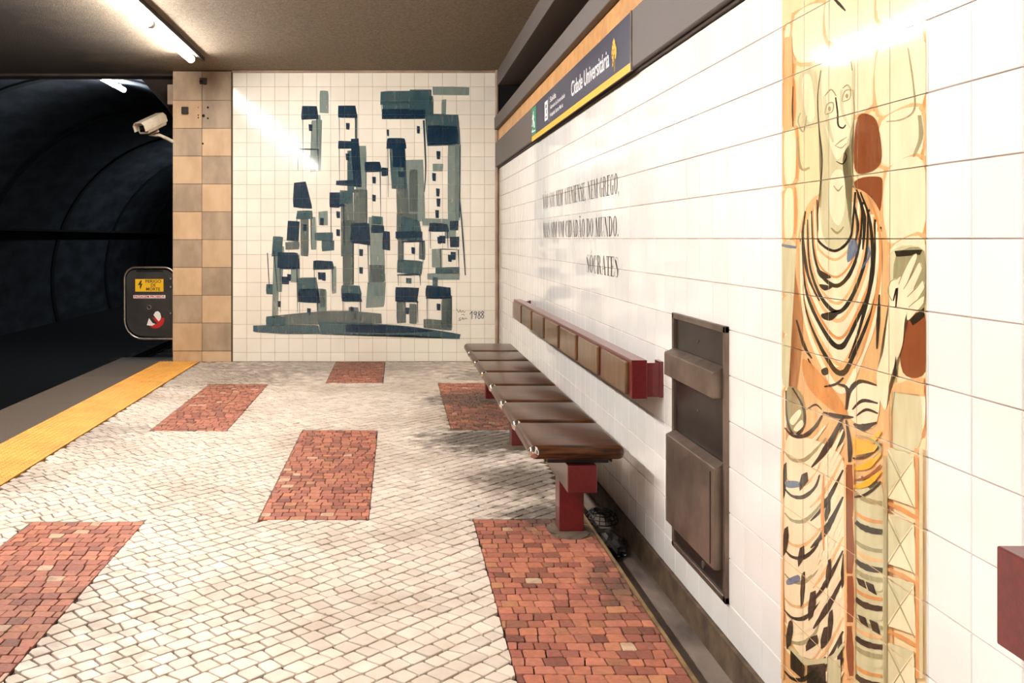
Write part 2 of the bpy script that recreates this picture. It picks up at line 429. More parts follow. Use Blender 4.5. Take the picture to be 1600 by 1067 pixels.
o = struct('trim_1', MB().box(.898, XW-.012, YN, YE, -.118, -.108), M_['gutter']); o['label'] = 'dirty cement gutter bottom along the foot of the tiled wall'
# upper bands
struct('trim_2', MB().add(*bevel_box(XW-.036, XW+.004, YN, YE, 2.085, 2.345, .003, 1)), M_['band'], label='grey metal band along the right wall above the white tiles')
MB().box(XW-.012, XW+.01, YN, YE, 2.069, 2.086).build('band_shadow_strip', M_['joint_shade'], wr)  # dark strip painted in for the shadow line under the grey band
TO = tile_mesh('ochre_tile', .156, .134, .010, M_['ochre_tile'], True)
y = YE - .08
while y > 1.5:
    o = bpy.data.objects.new('ochre_tile', TO); o.location = (XW+.004+U(-.001, .001), y, 2.413); tilt(o); link(o, wr); y -= .1585
struct('trim_3', MB().add(*bevel_box(XW-.045, XW+.004, YN, YE, 2.488, 2.62, .006, 2)), M_['band'], label='grey ledge below the black opening')
struct('trim_4', MB().box(XW+.35, XW+.4, YN, YE, 2.55, 3.0).box(XW, XW+.36, YN, YE, 2.57, 2.60).box(XW, XW+.36, YN, YE, 2.985, 3.02).box(XW+.004, XW+.36, YE-.008, YE-.001, 2.58, 3.0), M_['black'], label='black recess of the long ventilation opening')
struct('trim_5', MB().add(*bevel_box(XW-.01, XW+.25, YN, YE, 2.962, 3.13, .004, 1)), M_['band'], label='grey lintel between the black opening and the ceiling')
# ------------------------------------------------------------------ end wall
we = struct('wall_end', MB().box(-1.775, XW+.3, YE+.0, YE+.2, -.1, ZC+.05), M_['grout_end'])
TE = tile_mesh('wall_tile_small', .15-GAP, .15-GAP, .004, M_['tile_end'])
TEB = tile_mesh('wall_tile_small_cut', .15-GAP, .098-GAP, .004, M_['tile_end'])
cells = []
for c in range(19):
    for r in range(21):
        cx = EX0 + .15*(c+.5); cz = EZ1 - .15*(r+.5)
        if r == 20: cz = EZ1 - 3.0 - .049
        cells.append((cx, cz, r))
nso = 0; far = MB()
random.shuffle(cells)
cells.sort(key=lambda c: 1 if (c[0] > .75 and c[1] < .6) or c[0] > .9 else 0)
for cx, cz, r in cells:
    src = TE if r < 20 else TEB
    if nso < 300:
        o = bpy.data.objects.new('wall_tile', src); o.location = (cx, YE, cz); o.rotation_euler = (U(-.003, .003), 0, U(-.003, .003)); link(o, we); nso += 1
    else: far.add([Vector((cx, YE, cz)) + v.co for v in src.vertices], [tuple(p.vertices) for p in src.polygons])
o = far.build('wall_tiles', M_['tile_end'], we, fix=False); o['kind'] = 'stuff'
struct('trim_6', MB().add(*bevel_box(-1.77, XW, YE-.016, YE, 3.102, 3.125, .004, 1)), M_['trim'], label='thin pale strip between end wall tiles and ceiling')
struct('trim_7', MB().cyl((XW-.018, YE-.006, 0), (XW-.018, YE-.006, ZC), .020, n=12), M_['trim'], label='rounded corner bead where end wall meets right wall')
# ------------------------------------------------------------------ pillar
PX0, PX1 = -2.405, -1.775
pil = struct('wall_pillar', MB().box(PX0+.004, PX1-.0, YE+.004, YE+.45, -.3, ZC), M_['joint_shade'])
MB().box(PX1-.004, PX1+.012, YE-.004, YE+.01, 0, ZC).build('joint_strip', M_['joint_shade'], pil)
hts = [(0, .112)] + [(.118 + .2985*k, .118 + .2985*(k+1) - .004) for k in range(10)]
W2 = (PX1 - PX0) / 2
for k, (z0, z1) in enumerate(hts):
    if k == 10: z1 = ZC - .012
    for c in (0, 1):
        grey = (c + k) % 2 == 0
        if k == 10: grey = True
        if k == 0: grey = False
        ins = .0018
        vs, fs = bevel_box(PX0 + c*W2 + ins, PX0 + (c+1)*W2 - ins, YE-.006, YE+.012, z0, z1, .0015, 1)
        MB().add(vs, fs).build('stone_slab', M_['grey_slab'] if grey else M_['tan_slab'], pil, origin=(PX0+(c+.5)*W2, YE, (z0+z1)/2))
cm = M_['ceiling']; nt = cm.node_tree; N = nt.nodes; bs = N['Principled BSDF']   # light falloff towards the tracks, painted into the ceiling colour
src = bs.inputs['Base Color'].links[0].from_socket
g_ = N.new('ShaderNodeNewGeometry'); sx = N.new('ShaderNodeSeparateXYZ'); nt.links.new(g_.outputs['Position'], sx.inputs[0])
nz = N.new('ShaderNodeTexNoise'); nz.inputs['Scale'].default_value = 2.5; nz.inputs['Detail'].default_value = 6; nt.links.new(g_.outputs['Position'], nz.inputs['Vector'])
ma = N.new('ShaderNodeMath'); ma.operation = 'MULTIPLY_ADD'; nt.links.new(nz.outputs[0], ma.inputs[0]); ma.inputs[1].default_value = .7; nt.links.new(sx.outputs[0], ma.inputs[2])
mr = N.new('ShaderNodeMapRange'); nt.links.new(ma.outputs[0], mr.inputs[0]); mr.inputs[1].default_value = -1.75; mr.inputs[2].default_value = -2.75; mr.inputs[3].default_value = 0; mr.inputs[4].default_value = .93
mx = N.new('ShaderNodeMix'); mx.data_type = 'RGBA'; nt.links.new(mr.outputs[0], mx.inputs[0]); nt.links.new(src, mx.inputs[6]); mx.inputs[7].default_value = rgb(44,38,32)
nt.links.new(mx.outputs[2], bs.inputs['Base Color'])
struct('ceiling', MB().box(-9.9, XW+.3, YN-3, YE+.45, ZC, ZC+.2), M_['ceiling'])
# ------------------------------------------------------------------ tunnel, tracks
TX, TR = -6.2, 4.57
def arch(y, r, n=48, a0=-.42, a1=math.pi+.42):
    return [(TX + r*math.cos(a0+(a1-a0)*i/n), y, r*math.sin(a0+(a1-a0)*i/n)) for i in range(n+1)]
mb = MB(); ys = [YE+.45 + 1.5*i for i in range(40)]
n = 48; vs = []
for y in ys: vs += arch(y, TR, n)
mb.add(vs, [(i*(n+1)+k, i*(n+1)+k+1, (i+1)*(n+1)+k+1, (i+1)*(n+1)+k) for i in range(len(ys)-1) for k in range(n)], True)
tun = struct('wall_tunnel', mb, M_['dark_concrete'], label='dark concrete vault of the railway tunnel')
for y in [13.5 + 5.5*i for i in range(9)]:
    a = arch(y, TR, n); b = arch(y, TR-.04, n); c = arch(y+.25, TR-.04, n); d = arch(y+.25, TR, n)
    mb = MB(); m = n+1; mb.add(a+b+c+d, [(k+s*m, k+1+s*m, k+1+(s+1)*m, k+(s+1)*m) for s in range(3) for k in range(n)])
    mb.build('tunnel_rib', M_['soot'], tun)
# portal wall around the arch
mb = MB(); py = YE + .44; out = []
n2 = 24; a0 = 0.0; vs = []
for i in range(n2+1):
    t = math.pi*i/n2; vs.append((TX+TR*math.cos(t), py, TR*math.sin(t)))
for i in range(n2+1):
    t = math.pi*i/n2; vs.append((TX+7.5*math.cos(t), py, 7.5*math.sin(t)))
mb.add(vs, [(i, i+1, n2+2+i, n2+1+i) for i in range(n2)])
struct('wall_portal', mb, M_['portal'], label='dark rendered wall around the tunnel mouth')
struct('trim_8', MB().box(-9.9, PX0+.0, YE+.2, YE+.43, 3.10, ZC), M_['portal'], label='dark downstand beam at the platform end')
# track pit, opposite wall, wall behind
tb = struct('floor_track', MB().box(-10.3, -3.2, YN-3, 70, -1.45, -1.2), M_['ballast'], label='black ballast of the track bed')
struct('wall_platform_edge', MB().box(-3.2, -3.02, YN-3, 10.75, -1.25, -.30).box(-3.2, -2.4, 10.72, 10.75, -1.25, -.01), M_['soot'])
struct('wall_left', MB().box(-9.9, -9.7, YN-3, YE+.44, -1.3, ZC), M_['soot'])
struct('wall_back', MB().box(-9.9, XW+.3, YN-3.2, YN-3, -1.3, ZC), M_['tile_end'])
struct('floor_behind', MB().box(-3.1, XW+.3, YN-3, YN, -.3, 0), M_['lime'])
for i, x in enumerate((-3.85, -5.28)):
    mb = MB().box(x-.035, x+.035, -2, 60, -1.06, -1.02).box(x-.01, x+.01, -2, 60, -1.16, -1.06).box(x-.06, x+.06, -2, 60, -1.18, -1.155)
    o = mb.build('track_rail', M_['steel_rail']); tag(o, ['steel running rail nearest the platform edge', 'steel running rail farther from the platform edge'][i], 'rail', 'running rails in the track pit')
sl = None
for i in range(24):
    y = 9 + i*.75
    if sl is None:
        sl = MB().add(*bevel_box(-5.8, -3.3, -.12, .12, -1.24, -1.18, .01, 1)).build('sleeper', M_['sleeper'], tb); sl.location = (0, y, 0)
    else:
        o = sl.copy(); o.location = (0, y, 0); link(o, tb)
# cable tray along the left tunnel wall
tr = MB().box(TX-4.22, TX-3.98, 11, 60, 1.50, 1.53).box(TX-4.0, TX-3.98, 11, 60, 1.50, 1.60).build('cable_tray', M_['soot']); tag(tr, 'dark cable shelf running along the far tunnel wall', 'cable tray')
for k in range(3):
    MB().cyl((TX-4.03-.06*k, 11, 1.56), (TX-4.03-.06*k, 60, 1.56), .025, n=8).build('cable', M_['soot'], tr)
# ------------------------------------------------------------------ lamps
def lamp(x, z, y0, y1, m, label, group, r=.036, name='fluorescent_lamp'):
    e = empty(name, (x, (y0+y1)/2, z), label, 'lamp', group)
    MB().cyl((x, y0+.03, z), (x, y1-.03, z), r, n=14).build('tube', m, e)
    for a, b in ((y0, y0+.03), (y1-.03, y1)): MB().cyl((x, a, z), (x, b, z), r+.002, n=14).build('end_cap', M_['tube_cap'], e)
    for yy in (y0+.25, y1-.25): MB().box(x-.012, x+.012, yy-.02, yy+.02, z+r-.004, ZC if z < ZC else z+r+.06).build('bracket', M_['conduit'], e)
    return e
LX, LZ = -2.0, 3.065
for k in range(8):
    y1 = 9.40 - 1.60*k
    lab = ('bright tube lamp on the ceiling nearest the end wall' if k == 0 else
           'bright tube lamp cut by the top of the photo, second from the end wall' if k == 1 else 'ceiling tube lamp above the frame, %s in the row counted from the end wall' % ('third','fourth','fifth','sixth','seventh','eighth')[k-2])
    lamp(LX, LZ, y1-1.56, y1, M_['tube'], lab, 'tube lamps in one row along the ceiling')
o = MB().box(-1.945, -1.915, -4.5, 9.62, 3.085, ZC).build('lamp_conduit', M_['conduit']); tag(o, 'thin dark conduit fixed to the ceiling beside the tube lamps', 'conduit')
lamp(-5.65, 4.40, 18.4, 20.0, M_['tube_cool'], 'small bluish tube lamp on the tunnel vault left of the camera', None, .05)
lamp(-5.3, 4.2, 33.0, 34.6, M_['tube_faint'], 'distant tunnel tube lamp hidden beyond the pillar', None, .06)
# ------------------------------------------------------------------ bench
BX0, BX1 = .556, .957
b = empty('bench', (.78, 5.9, 0), 'long bench of seven dark varnished wooden seats on a dark red steel beam', 'bench')
MB().add(*bevel_box(.717, .841, 4.05, 8.02, .251, .367, .004, 2)).build('beam', M_['red'], b)
for y in (4.30, 6.08, 7.86):
    MB().add(*bevel_box(.724, .834, y, y+.11, .0, .252, .003, 1)).build('leg', M_['red'], b)
    mb = MB(); k = 14; vs = []
    for rr, z in ((1.0, .001), (.86, .010), (.70, .016)):
        for i in range(k):
            t = 2*math.pi*i/k; j = U(.85, 1.12); q = max(abs(math.cos(t)), abs(math.sin(t)))
            vs.append((.779 + rr*j*.105*math.cos(t)/q**.6, y+.055 + rr*j*.115*math.sin(t)/q**.6, z))
    mb.add(vs, [(s*k+i, s*k+(i+1) % k, (s+1)*k+(i+1) % k, (s+1)*k+i) for s in range(2) for i in range(k)] + [tuple(range(2*k, 3*k))])
    f = mb.build('footing', M_['cement'], b); f['label'] = 'rough cement footing'
for k in range(7):
    y0 = 4.03 + .574*k; y1 = y0 + .535
    s_ = MB(); v_, f_ = bevel_box(BX0, BX1, y0, y1, .393, .453, .0285, 5); s_.add(v_, f_, True)
    seat = s_.build('seat', M_['wood'], b)
    for ya in (y0+.07, y1-.10): MB().add(*bevel_box(.64, .90, ya, ya+.03, .367, .394, .002, 1)).build('seat_bracket', M_['sign_black'], b)
    for xx in (.628, .905): MB().box(xx-.003, xx+.003, y0+.04, y0+.14, .378, .396).build('bracket_fin', M_['sign_black'], seat)
    # chrome cap set into the aisle corner
    MB().tube([(BX0+.045, y0+.045, .424), (BX0+.018, y0+.018, .424), (BX0+.009, y0+.009, .424), (BX0+.003, y0+.003, .424)], .02, n=16, radii=[.027, .0265, .022, .010]).build('corner_cap', M_['chrome'], seat)
# ------------------------------------------------------------------ backrests
def backrest(x0, x1, ya, yb, n, y_first, pitch, label, z0=.663, z1=.822):
    e = empty('backrest', (XW, (ya+yb)/2, (z0+z1)/2), label, 'backrest', 'backrests fixed to the tiled wall')
    MB().add(*bevel_box(x0, x1, ya, yb, z0, z1, .003, 2)).build('rail', M_['red'], e)
    for k in range(n):
        a = y_first + pitch*k
        MB().add(*bevel_box(x0-.014, x0+.004, a, a+pitch-.085, z0+.008, z1-.014, .006, 2)).build('back_panel', M_['wood_panel'], e)
    for yy in (ya, yb-.10) if n > 3 else (yb-.06,):
        br = MB().box(x1-.002, XW-.002, yy+.004, yy+.012, z0+.008, z1-.012).build('wall_bracket', M_['red'], e)
        MB().box(XW-.016, XW-.001, yy, yy+.075, z0+.006, z1-.006).build('flange', M_['red'], br)
    return e
backrest(.9615, 1.025, 3.95, 7.95, 7, 4.005, .566, 'dark red wall rail with seven worn wooden back panels above the bench')
backrest(.972, 1.034, -1.5, 1.565, 5, -1.45, .566, 'dark red end of another wall rail cut off by the right edge of the photo')
# ------------------------------------------------------------------ litter bin set into the wall
b = empty('wall_bin', (XW, 3.48, .12), 'dark bronze steel litter bin set into the white tiled wall right of the bench', 'bin')
Y0, Y1, Z0, Z1 = 3.17, 3.784, .118, 1.030; XF = XW - .004
MB().box(XF+.001, XF+.02, Y0+.01, Y1-.01, Z0+.01, Z1-.01).build('back_plate', M_['bronze_dark'], b)
fr = MB()
t = .022
for a in ((Y0, Y1, Z0, Z0+t), (Y0, Y1, Z1-t, Z1), (Y0, Y0+t, Z0, Z1), (Y1-t, Y1, Z0, Z1)): fr.add(*bevel_box(XF-.010, XF+.012, *a, .002, 1))
fr.build('frame', M_['bronze'], b)
# hood: sloped top, closed near end
def hood(x0, x1, y0, y1, z0, z1, dz):
    vs = []
    for y in (y0, y1): vs += [(x1, y, z0), (x0, y, z0), (x0, y, z1-dz), (x1, y, z1)]
    return vs, [(0, 1, 2, 3), (7, 6, 5, 4), (0, 4, 5, 1), (1, 5, 6, 2), (2, 6, 7, 3), (3, 7, 4, 0)]
h = MB().add(*hood(XF-.042, XF, 3.20, 3.775, .789, .895, .018)).build('hood', M_['bronze'], b)
m_ = h.modifiers.new('bevel', 'BEVEL'); m_.width = .003; m_.segments = 2
h = MB().add(*hood(XF-.036, XF, 3.20, 3.775, .218, .575, .018)).build('container', M_['bronze'], b)
m_ = h.modifiers.new('bevel', 'BEVEL'); m_.width = .003; m_.segments = 2
MB().box(XF-.038, XF-.034, 3.235, 3.240, .23, .54).build('seam', M_['bronze_dark'], h)
MB().cyl((XF-.004, 3.42, .165), (XF+.004, 3.42, .165), .014, n=14).build('lock', M_['steel'], b)
for zz in (.95, .70): MB().cyl((XF-.003, 3.48, zz), (XF+.002, 3.48, zz), .005, n=8).build('rivet', M_['steel'], b)
# ------------------------------------------------------------------ text helpers
def text_mesh(body, bold=0.0):
    c = bpy.data.curves.new('t', 'FONT'); c.body = body; c.size = 1; c.resolution_u = 4; c.offset = bold
    o = bpy.data.objects.new('t', c); COL.objects.link(o)
    dg = bpy.context.evaluated_depsgraph_get(); dg.update()
    me = bpy.data.meshes.new_from_object(o.evaluated_get(dg)); 
    vs = [tuple(v.co) for v in me.vertices]; fs = [tuple(p.vertices) for p in me.polygons]
    bpy.data.objects.remove(o); bpy.data.curves.remove(c)
    x0 = min(v[0] for v in vs); x1 = max(v[0] for v in vs); y0 = min(v[1] for v in vs); y1 = max(v[1] for v in vs)
    return [((v[0]-x0)/(x1-x0), v[1]) for v in vs], fs, y0, y1
def wall_text(mb, body, x, ya, yb, zbase, size, bold=0.0):
    """text on the right wall, running from far ya to near yb"""
    vs, fs, _, _ = text_mesh(body, bold)
    mb.add([(x, ya+(yb-ya)*u, zbase+v*size) for u, v in vs], fs); return mb
def front_text(mb, body, y, xa, xb, zbase, size, bold=0.0):
    vs, fs, _, _ = text_mesh(body, bold)
    mb.add([(xa+(xb-xa)*u, y, zbase+v*size) for u, v in vs], fs); return mb
# ------------------------------------------------------------------ station sign
SX = 1.050
sg = empty('station_sign', (SX, 5.92, 2.2), 'long navy station name sign with a yellow lower stripe on the grey wall band', 'sign')
MB().add(*bevel_box(SX, SX+.008, 4.335, 7.50, 2.075, 2.340, .0015, 1)).build('panel', M_['navy'], sg)
MB().box(SX-.0015, SX+.002, 4.337, 7.498, 2.073, 2.110).build('yellow_stripe', M_['yellow'], sg)
MB().box(SX-.002, SX+.008, 4.325, 4.335, 2.073, 2.342).build('end_strip', M_['steel'], sg)
g = MB().box(SX-.0015, SX+.002, 7.27, 7.495, 2.115, 2.325).build('green_panel', M_['green'], sg)
mb = MB()   # running figure and arrow on the exit panel
mb.cyl((SX-.003, 7.40, 2.285), (SX-.0016, 7.40, 2.285), .013, n=10)
for (a, b2) in (((7.40, 2.27), (7.39, 2.22)), ((7.39, 2.225), (7.43, 2.19)), ((7.39, 2.225), (7.35, 2.20)), ((7.40, 2.262), (7.36, 2.245)), ((7.40, 2.262), (7.44, 2.24)), ((7.43, 2.19), (7.46, 2.19)), ((7.35, 2.2), (7.345, 2.165)), ((7.46, 2.14), (7.31, 2.14)), ((7.42, 2.155), (7.46, 2.14))):
    mb.cyl((SX-.0022, a[0], a[1]), (SX-.0022, b2[0], b2[1]), .0065, n=5)
mb.build('exit_pictogram', M_['white'], g)
mb = MB(); wall_text(mb, 'Cidade Universitária', SX-.0018, 5.80, 4.765, 2.172, .128, .012)
mb.build('station_name', M_['white'], sg)
mb = MB(); wall_text(mb, 'Saída', SX-.0018, 6.60, 6.36, 2.252, .052, .01)
wall_text(mb, 'Alameda da Universidade', SX-.0018, 6.60, 6.02, 2.203, .040, .008)
wall_text(mb, 'Hospital Santa Maria', SX-.0018, 6.60, 6.09, 2.152, .040, .008)
mb.build('exit_directions', M_['white'], sg)
mb = MB().box(SX-.0018, SX-.0008, 6.66, 6.662, 2.13, 2.30)
mb.build('divider', M_['white'], sg)
pic = MB().box(SX-.0018, SX-.0005, 6.71, 6.84, 2.150, 2.285).build('exit_symbol', M_['white'], sg)
MB().box(SX-.0024, SX-.001, 6.75, 6.80, 2.235, 2.262).box(SX-.0024, SX-.001, 6.745, 6.775, 2.195, 2.225).box(SX-.0024, SX-.001, 6.75, 6.80, 2.165, 2.180).build('stair_mark', M_['navy'], pic)
fm = MB()
def disc(mb, y, z, r, x=SX-.0018, n=12, squash=1.0):
    vs = [(x, y+r*squash*math.cos(2*math.pi*i/n), z+r*math.sin(2*math.pi*i/n)) for i in range(n)]; mb.add(vs, [tuple(range(n))])
for (dy, dz, r) in ((0, .205, .012), (.014, .19, .014), (-.012, .188, .014), (0, .172, .018), (.026, .158, .018), (-.022, .155, .018), (.008, .145, .02), (.034, .128, .02), (-.038, .128, .021), (.012, .118, .02), (-.012, .118, .018), (-.042, .104, .018), (.03, .104, .02), (-.034, .084, .016), (.016, .088, .016), (.018, .062, .017), (.022, .042, .015)):
    disc(fm, 4.66+dy, 2.135+dz*.70, r*.78, x=SX-.0018-.00002*r*1000)
fm.add([(SX-.0018, 4.652, 2.125), (SX-.0018, 4.644, 2.125), (SX-.0018, 4.644, 2.2), (SX-.0018, 4.652, 2.2)], [(0, 1, 2, 3)])
fm.build('blossom_emblem', M_['flower'], sg)
hm = MB()
for (dy, dz) in ((.0, .172), (.02, .14), (-.015, .135), (.028, .105), (.017, .055)): disc(hm, 4.66+dy, 2.135+dz*.7, .0055, x=SX-.0026)
hm.build('emblem_hole', M_['navy'], sg)
# ------------------------------------------------------------------ quotation in tall fat-face letters
GLY = {}
def ring(a0, a1, w_, tk, hk=.05, n=18, cx=0.0):
    out = []
    for i in range(n):
        t0 = math.radians(a0+(a1-a0)*i/n); t1 = math.radians(a0+(a1-a0)*(i+1)/n)
        o_ = lambda t: (cx+w_*math.cos(t), .5+.5*math.sin(t)); in_ = lambda t: (cx+(w_-tk)*math.cos(t), .5+(.5-hk)*math.sin(t))
        out.append([o_(t0), o_(t1), in_(t1), in_(t0)])
    return out
def rc(x0, x1, y0, y1): return [(x0, y0), (x1, y0), (x1, y1), (x0, y1)]
SE = .035
def stem(x, w_=.17): return [rc(x, x+w_, 0, 1), rc(x-.07, x+w_+.07, 0, SE), rc(x-.07, x+w_+.07, 1-SE, 1)]
def hair(x): return [rc(x, x+.04, 0, 1), rc(x-.07, x+.11, 0, SE), rc(x-.07, x+.11, 1-SE, 1)]
GLY['I'] = (.34, stem(.085))
GLY['N'] = (.72, [rc(.10, .14, 0, 1), rc(.03, .21, 0, SE), rc(.02, .2, 1-SE, 1), [(.08, 1), (.27, 1), (.62, 0), (.48, 0)], rc(.56, .60, 0, 1), rc(.49, .68, 1-SE, 1)])
GLY['M'] = (.90, [rc(.10, .14, 0, 1), rc(.03, .21, 0, SE), [(.08, 1), (.26, 1), (.47, .05), (.38, 0)], [(.38, 0), (.42, 0), (.68, 1), (.64, 1)]] + stem(.64))
GLY['A'] = (.72, [[(.08, 0), (.12, 0), (.37, 1), (.33, 1)], [(.30, 1), (.42, 1), (.66, 0), (.48, 0)], rc(.16, .54, .30, .34), rc(.02, .2, 0, SE), rc(.42, .71, 0, SE)])
GLY['O'] = (.66, ring(0, 360, .29, .15, cx=.33, n=28))
GLY['U'] = (.70, [rc(.09, .25, .3, 1), rc(.03, .32, 1-SE, 1), rc(.55, .59, .3, 1), rc(.48, .67, 1-SE, 1)] + [[(x, y*.6) for x, y in q] for q in ring(180, 360, .25, .12, cx=.34, n=16)])
GLY['D'] = (.70, stem(.08) + ring(-90, 90, .38, .17, cx=.26, n=16))
GLY['E'] = (.60, stem(.08) + [rc(.2, .52, 0, SE), rc(.2, .52, 1-SE, 1), rc(.2, .42, .48, .52), [(.48, 0), (.54, 0), (.54, .26), (.52, .26)], [(.48, 1), (.54, 1), (.54, .74), (.52, .74)], rc(.40, .42, .38, .62)])
GLY['T'] = (.62, stem(.225) + [rc(.05, .57, 1-SE, 1), [(.03, .74), (.05, .74), (.10, 1), (.03, 1)], [(.57, .74), (.59, .74), (.59, 1), (.52, 1)]])
GLY['R'] = (.72, stem(.08) + [[(x, .5+y*.5) for x, y in q] for q in ring(-90, 90, .28, .15, hk=.08, cx=.27, n=12)] + [[(.36, .52), (.50, .50), (.66, .04), (.52, .0)], rc(.52, .70, 0, SE)])
GLY['C'] = (.64, ring(60, 300, .29, .15, cx=.33, n=18) + [rc(.46, .53, .72, .90), rc(.555, .575, .62, 1.0), rc(.52, .545, .10, .28)])
GLY['G'] = (.70, ring(60, 290, .29, .15, cx=.33, n=18) + [rc(.46, .53, .72, .90), rc(.555, .575, .62, 1.0), rc(.43, .58, .02, .42), rc(.36, .66, .42, .42+SE)])
GLY['S'] = (.58, [[(.06, .82), (.22, .62), (.24, .78), (.12, .90)], [(.07, .76), (.20, .86), (.50, .40), (.40, .28)], [(.34, .42), (.52, .36), (.50, .12), (.38, .10)], [(.10, .90), (.24, 1), (.36, 1), (.24, .95)], [(.30, 1), (.46, .93), (.47, .88), (.32, .95)], rc(.46, .48, .68, .99), [(.08, .06), (.26, .0), (.34, 0), (.20, .05)], [(.26, 0), (.42, .02), (.50, .14), (.34, .05)], rc(.06, .08, .02, .34)])
GLY['.'] = (.28, [rc(.07, .2, 0, .11)]); GLY[','] = (.28, [rc(.07, .2, 0, .11), [(.14, 0), (.2, 0), (.12, -.14), (.08, -.14)]])
TIL = [[(.14, 1.10), (.26, 1.16), (.26, 1.22), (.14, 1.16)], [(.26, 1.16), (.40, 1.10), (.40, 1.16), (.26, 1.22)], [(.40, 1.10), (.52, 1.16), (.52, 1.22), (.40, 1.16)]]
GLY['Ã'] = (.72, GLY['A'][1] + TIL); GLY['Ó'] = (.66, GLY['O'][1] + [[(.28, 1.08), (.34, 1.08), (.48, 1.24), (.38, 1.24)]])
def didone(body, ya, yb, z0, h, name):
    tot = sum(GLY[c][0] if c != ' ' else .34 for c in body); u = 0; mb = MB(); s = (yb-ya)/tot
    for ch in body:
        if ch == ' ': u += .34; mb.build(name, M_['ink'], qt, fix=False); mb = MB(); continue
        w_, qs = GLY[ch]
        for q in qs: mb.add([(XW-.0006, ya+(u+x)*s, z0+y*h) for x, y in q], [tuple(range(len(q)))])
        u += w_
    return mb.build(name, M_['ink'], qt, fix=False)
qt = empty('wall_quotation', (XW, 5.9, 1.4), 'three lines of black serif capitals lettered on the white tiled wall above the backrest', 'lettering')
didone('NÃO SOU NEM ATENIENSE, NEM GREGO,', 7.22, 4.73, 1.541, .105, 'painted_word')
didone('MAS SIM UM CIDADÃO DO MUNDO.', 7.20, 4.74, 1.331, .103, 'painted_word')
didone('SÓCRATES', 5.56, 4.745, 1.128, .101, 'painted_word')
# ------------------------------------------------------------------ painted panels
LAY = [0]
def smooth(pts, k=5, closed=False):
    n = len(pts); out = []
    rg = range(n) if closed else range(n-1)
    for i in rg:
        if closed: p0, p1, p2, p3 = pts[i-1], pts[i], pts[(i+1) % n], pts[(i+2) % n]
        else: p0, p1, p2, p3 = pts[max(i-1, 0)], pts[i], pts[i+1], pts[min(i+2, n-1)]
        for j in range(k):
            t = j/k; out.append(tuple(.5*((2*p1[a]) + (-p0[a]+p2[a])*t + (2*p0[a]-5*p1[a]+4*p2[a]-p3[a])*t*t + (-p0[a]+3*p1[a]-3*p2[a]+p3[a])*t**3) for a in (0, 1)))
    if not closed: out.append(pts[-1])
    return out
class Paint:
    def __init__(s, mp, step): s.mp = mp; s.b = {}; s.n = 0; s.step = step
    def poly(s, col, pts, jit=0):
        s.n += 1; d = s.step * s.n; mb = s.b.setdefault(col, MB())
        if jit:
            q = []
            for i in range(len(pts)):
                a, b2 = pts[i], pts[(i+1) % len(pts)]; L_ = math.hypot(a[0]-b2[0], a[1]-b2[1]); k = max(1, int(L_/5))
                for j in range(k): q.append((a[0]+(b2[0]-a[0])*j/k+U(-jit, jit), a[1]+(b2[1]-a[1])*j/k+U(-jit, jit)))
            pts = q
        # triangulate
        bm = bmesh.new(); vv = [bm.verts.new((p[0], p[1], 0)) for p in pts]
        try:
            f = bm.faces.new(vv); r = bmesh.ops.triangulate(bm, faces=[f], ngon_method='EAR_CLIP')
            bm.verts.index_update(); mb.add([s.mp(v.co.x, v.co.y, d) for v in bm.verts], [tuple(v.index for v in g.verts) for g in bm.faces])
        finally: bm.free()
    def blob(s, col, pts, k=4): s.poly(col, smooth(pts, k, True))
    def stroke(s, col, pts, w0, w1=None, w2=None, k=5):
        s.n += 1; d = s.step * s.n; mb = s.b.setdefault(col, MB())
        w1 = w0 if w1 is None else w1; w2 = w0 if w2 is None else w2
        P = smooth(pts, k) if len(pts) > 2 else [tuple(map(float, p)) for p in pts]; n = len(P); vs = []
        for i, p in enumerate(P):
            a, b2 = P[max(i-1, 0)], P[min(i+1, n-1)]; dx, dy = b2[0]-a[0], b2[1]-a[1]; L_ = math.hypot(dx, dy) or 1
            t = i/(n-1); w_ = (w0+(w1-w0)*t*2) if t < .5 else (w1+(w2-w1)*(t-.5)*2)
            w_ *= U(.9, 1.1)/2
            vs += [s.mp(p[0]-dy/L_*w_, p[1]+dx/L_*w_, d), s.mp(p[0]+dy/L_*w_, p[1]-dx/L_*w_, d)]
        mb.add(vs, [(2*i, 2*i+1, 2*i+3, 2*i+2) for i in range(n-1)])
    def finish(s, parent, mats):
        for c, mb in s.b.items(): mb.build(c, mats[c], parent, fix=False)['kind'] = 'stuff'
# mural of stacked houses (a free composition in slate blues)
mm = {'navy_paint': paint('navy glaze', rgb(20,42,66), rgb(30,62,80), .88, 1, 'x'), 'slate_paint': paint('slate glaze', rgb(52,84,98), rgb(74,104,104), .72, .98, 'x'),
      'pale_paint': paint('pale glaze', rgb(120,146,148), rgb(138,150,134), .55, .92, 'x'), 'grey_paint': paint('grey glaze', rgb(84,98,100), rgb(104,116,108), .65, .95, 'x')}
def mpE(px, py, d): return ((px-VX)*YE/F, YE-.0046-d, H-(py-VY)*YE/F)
mu = empty('house_mural', (-.4, YE, 1.5), 'large slate blue painted mural of stacked houses on the tiled end wall', 'mural')
P = Paint(mpE, .00003)
D_, S_, L_, G_ = 'navy_paint', 'slate_paint', 'pale_paint', 'grey_paint'
def rect(col, x0, y0, x1, y1, lean=0, jit=.5): P.poly(col, [(x0+lean, y0+U(-1,1)), (x1+lean, y0+U(-1,1)), (x1, y1+U(-1,1)), (x0, y1+U(-1,1))], jit)
def window(x, y, w_=6, h=11, col=D_): P.poly(col, [(x, y), (x+w_, y+.6), (x+w_-.4, y+h), (x+.6, y+h-.6)], .3)
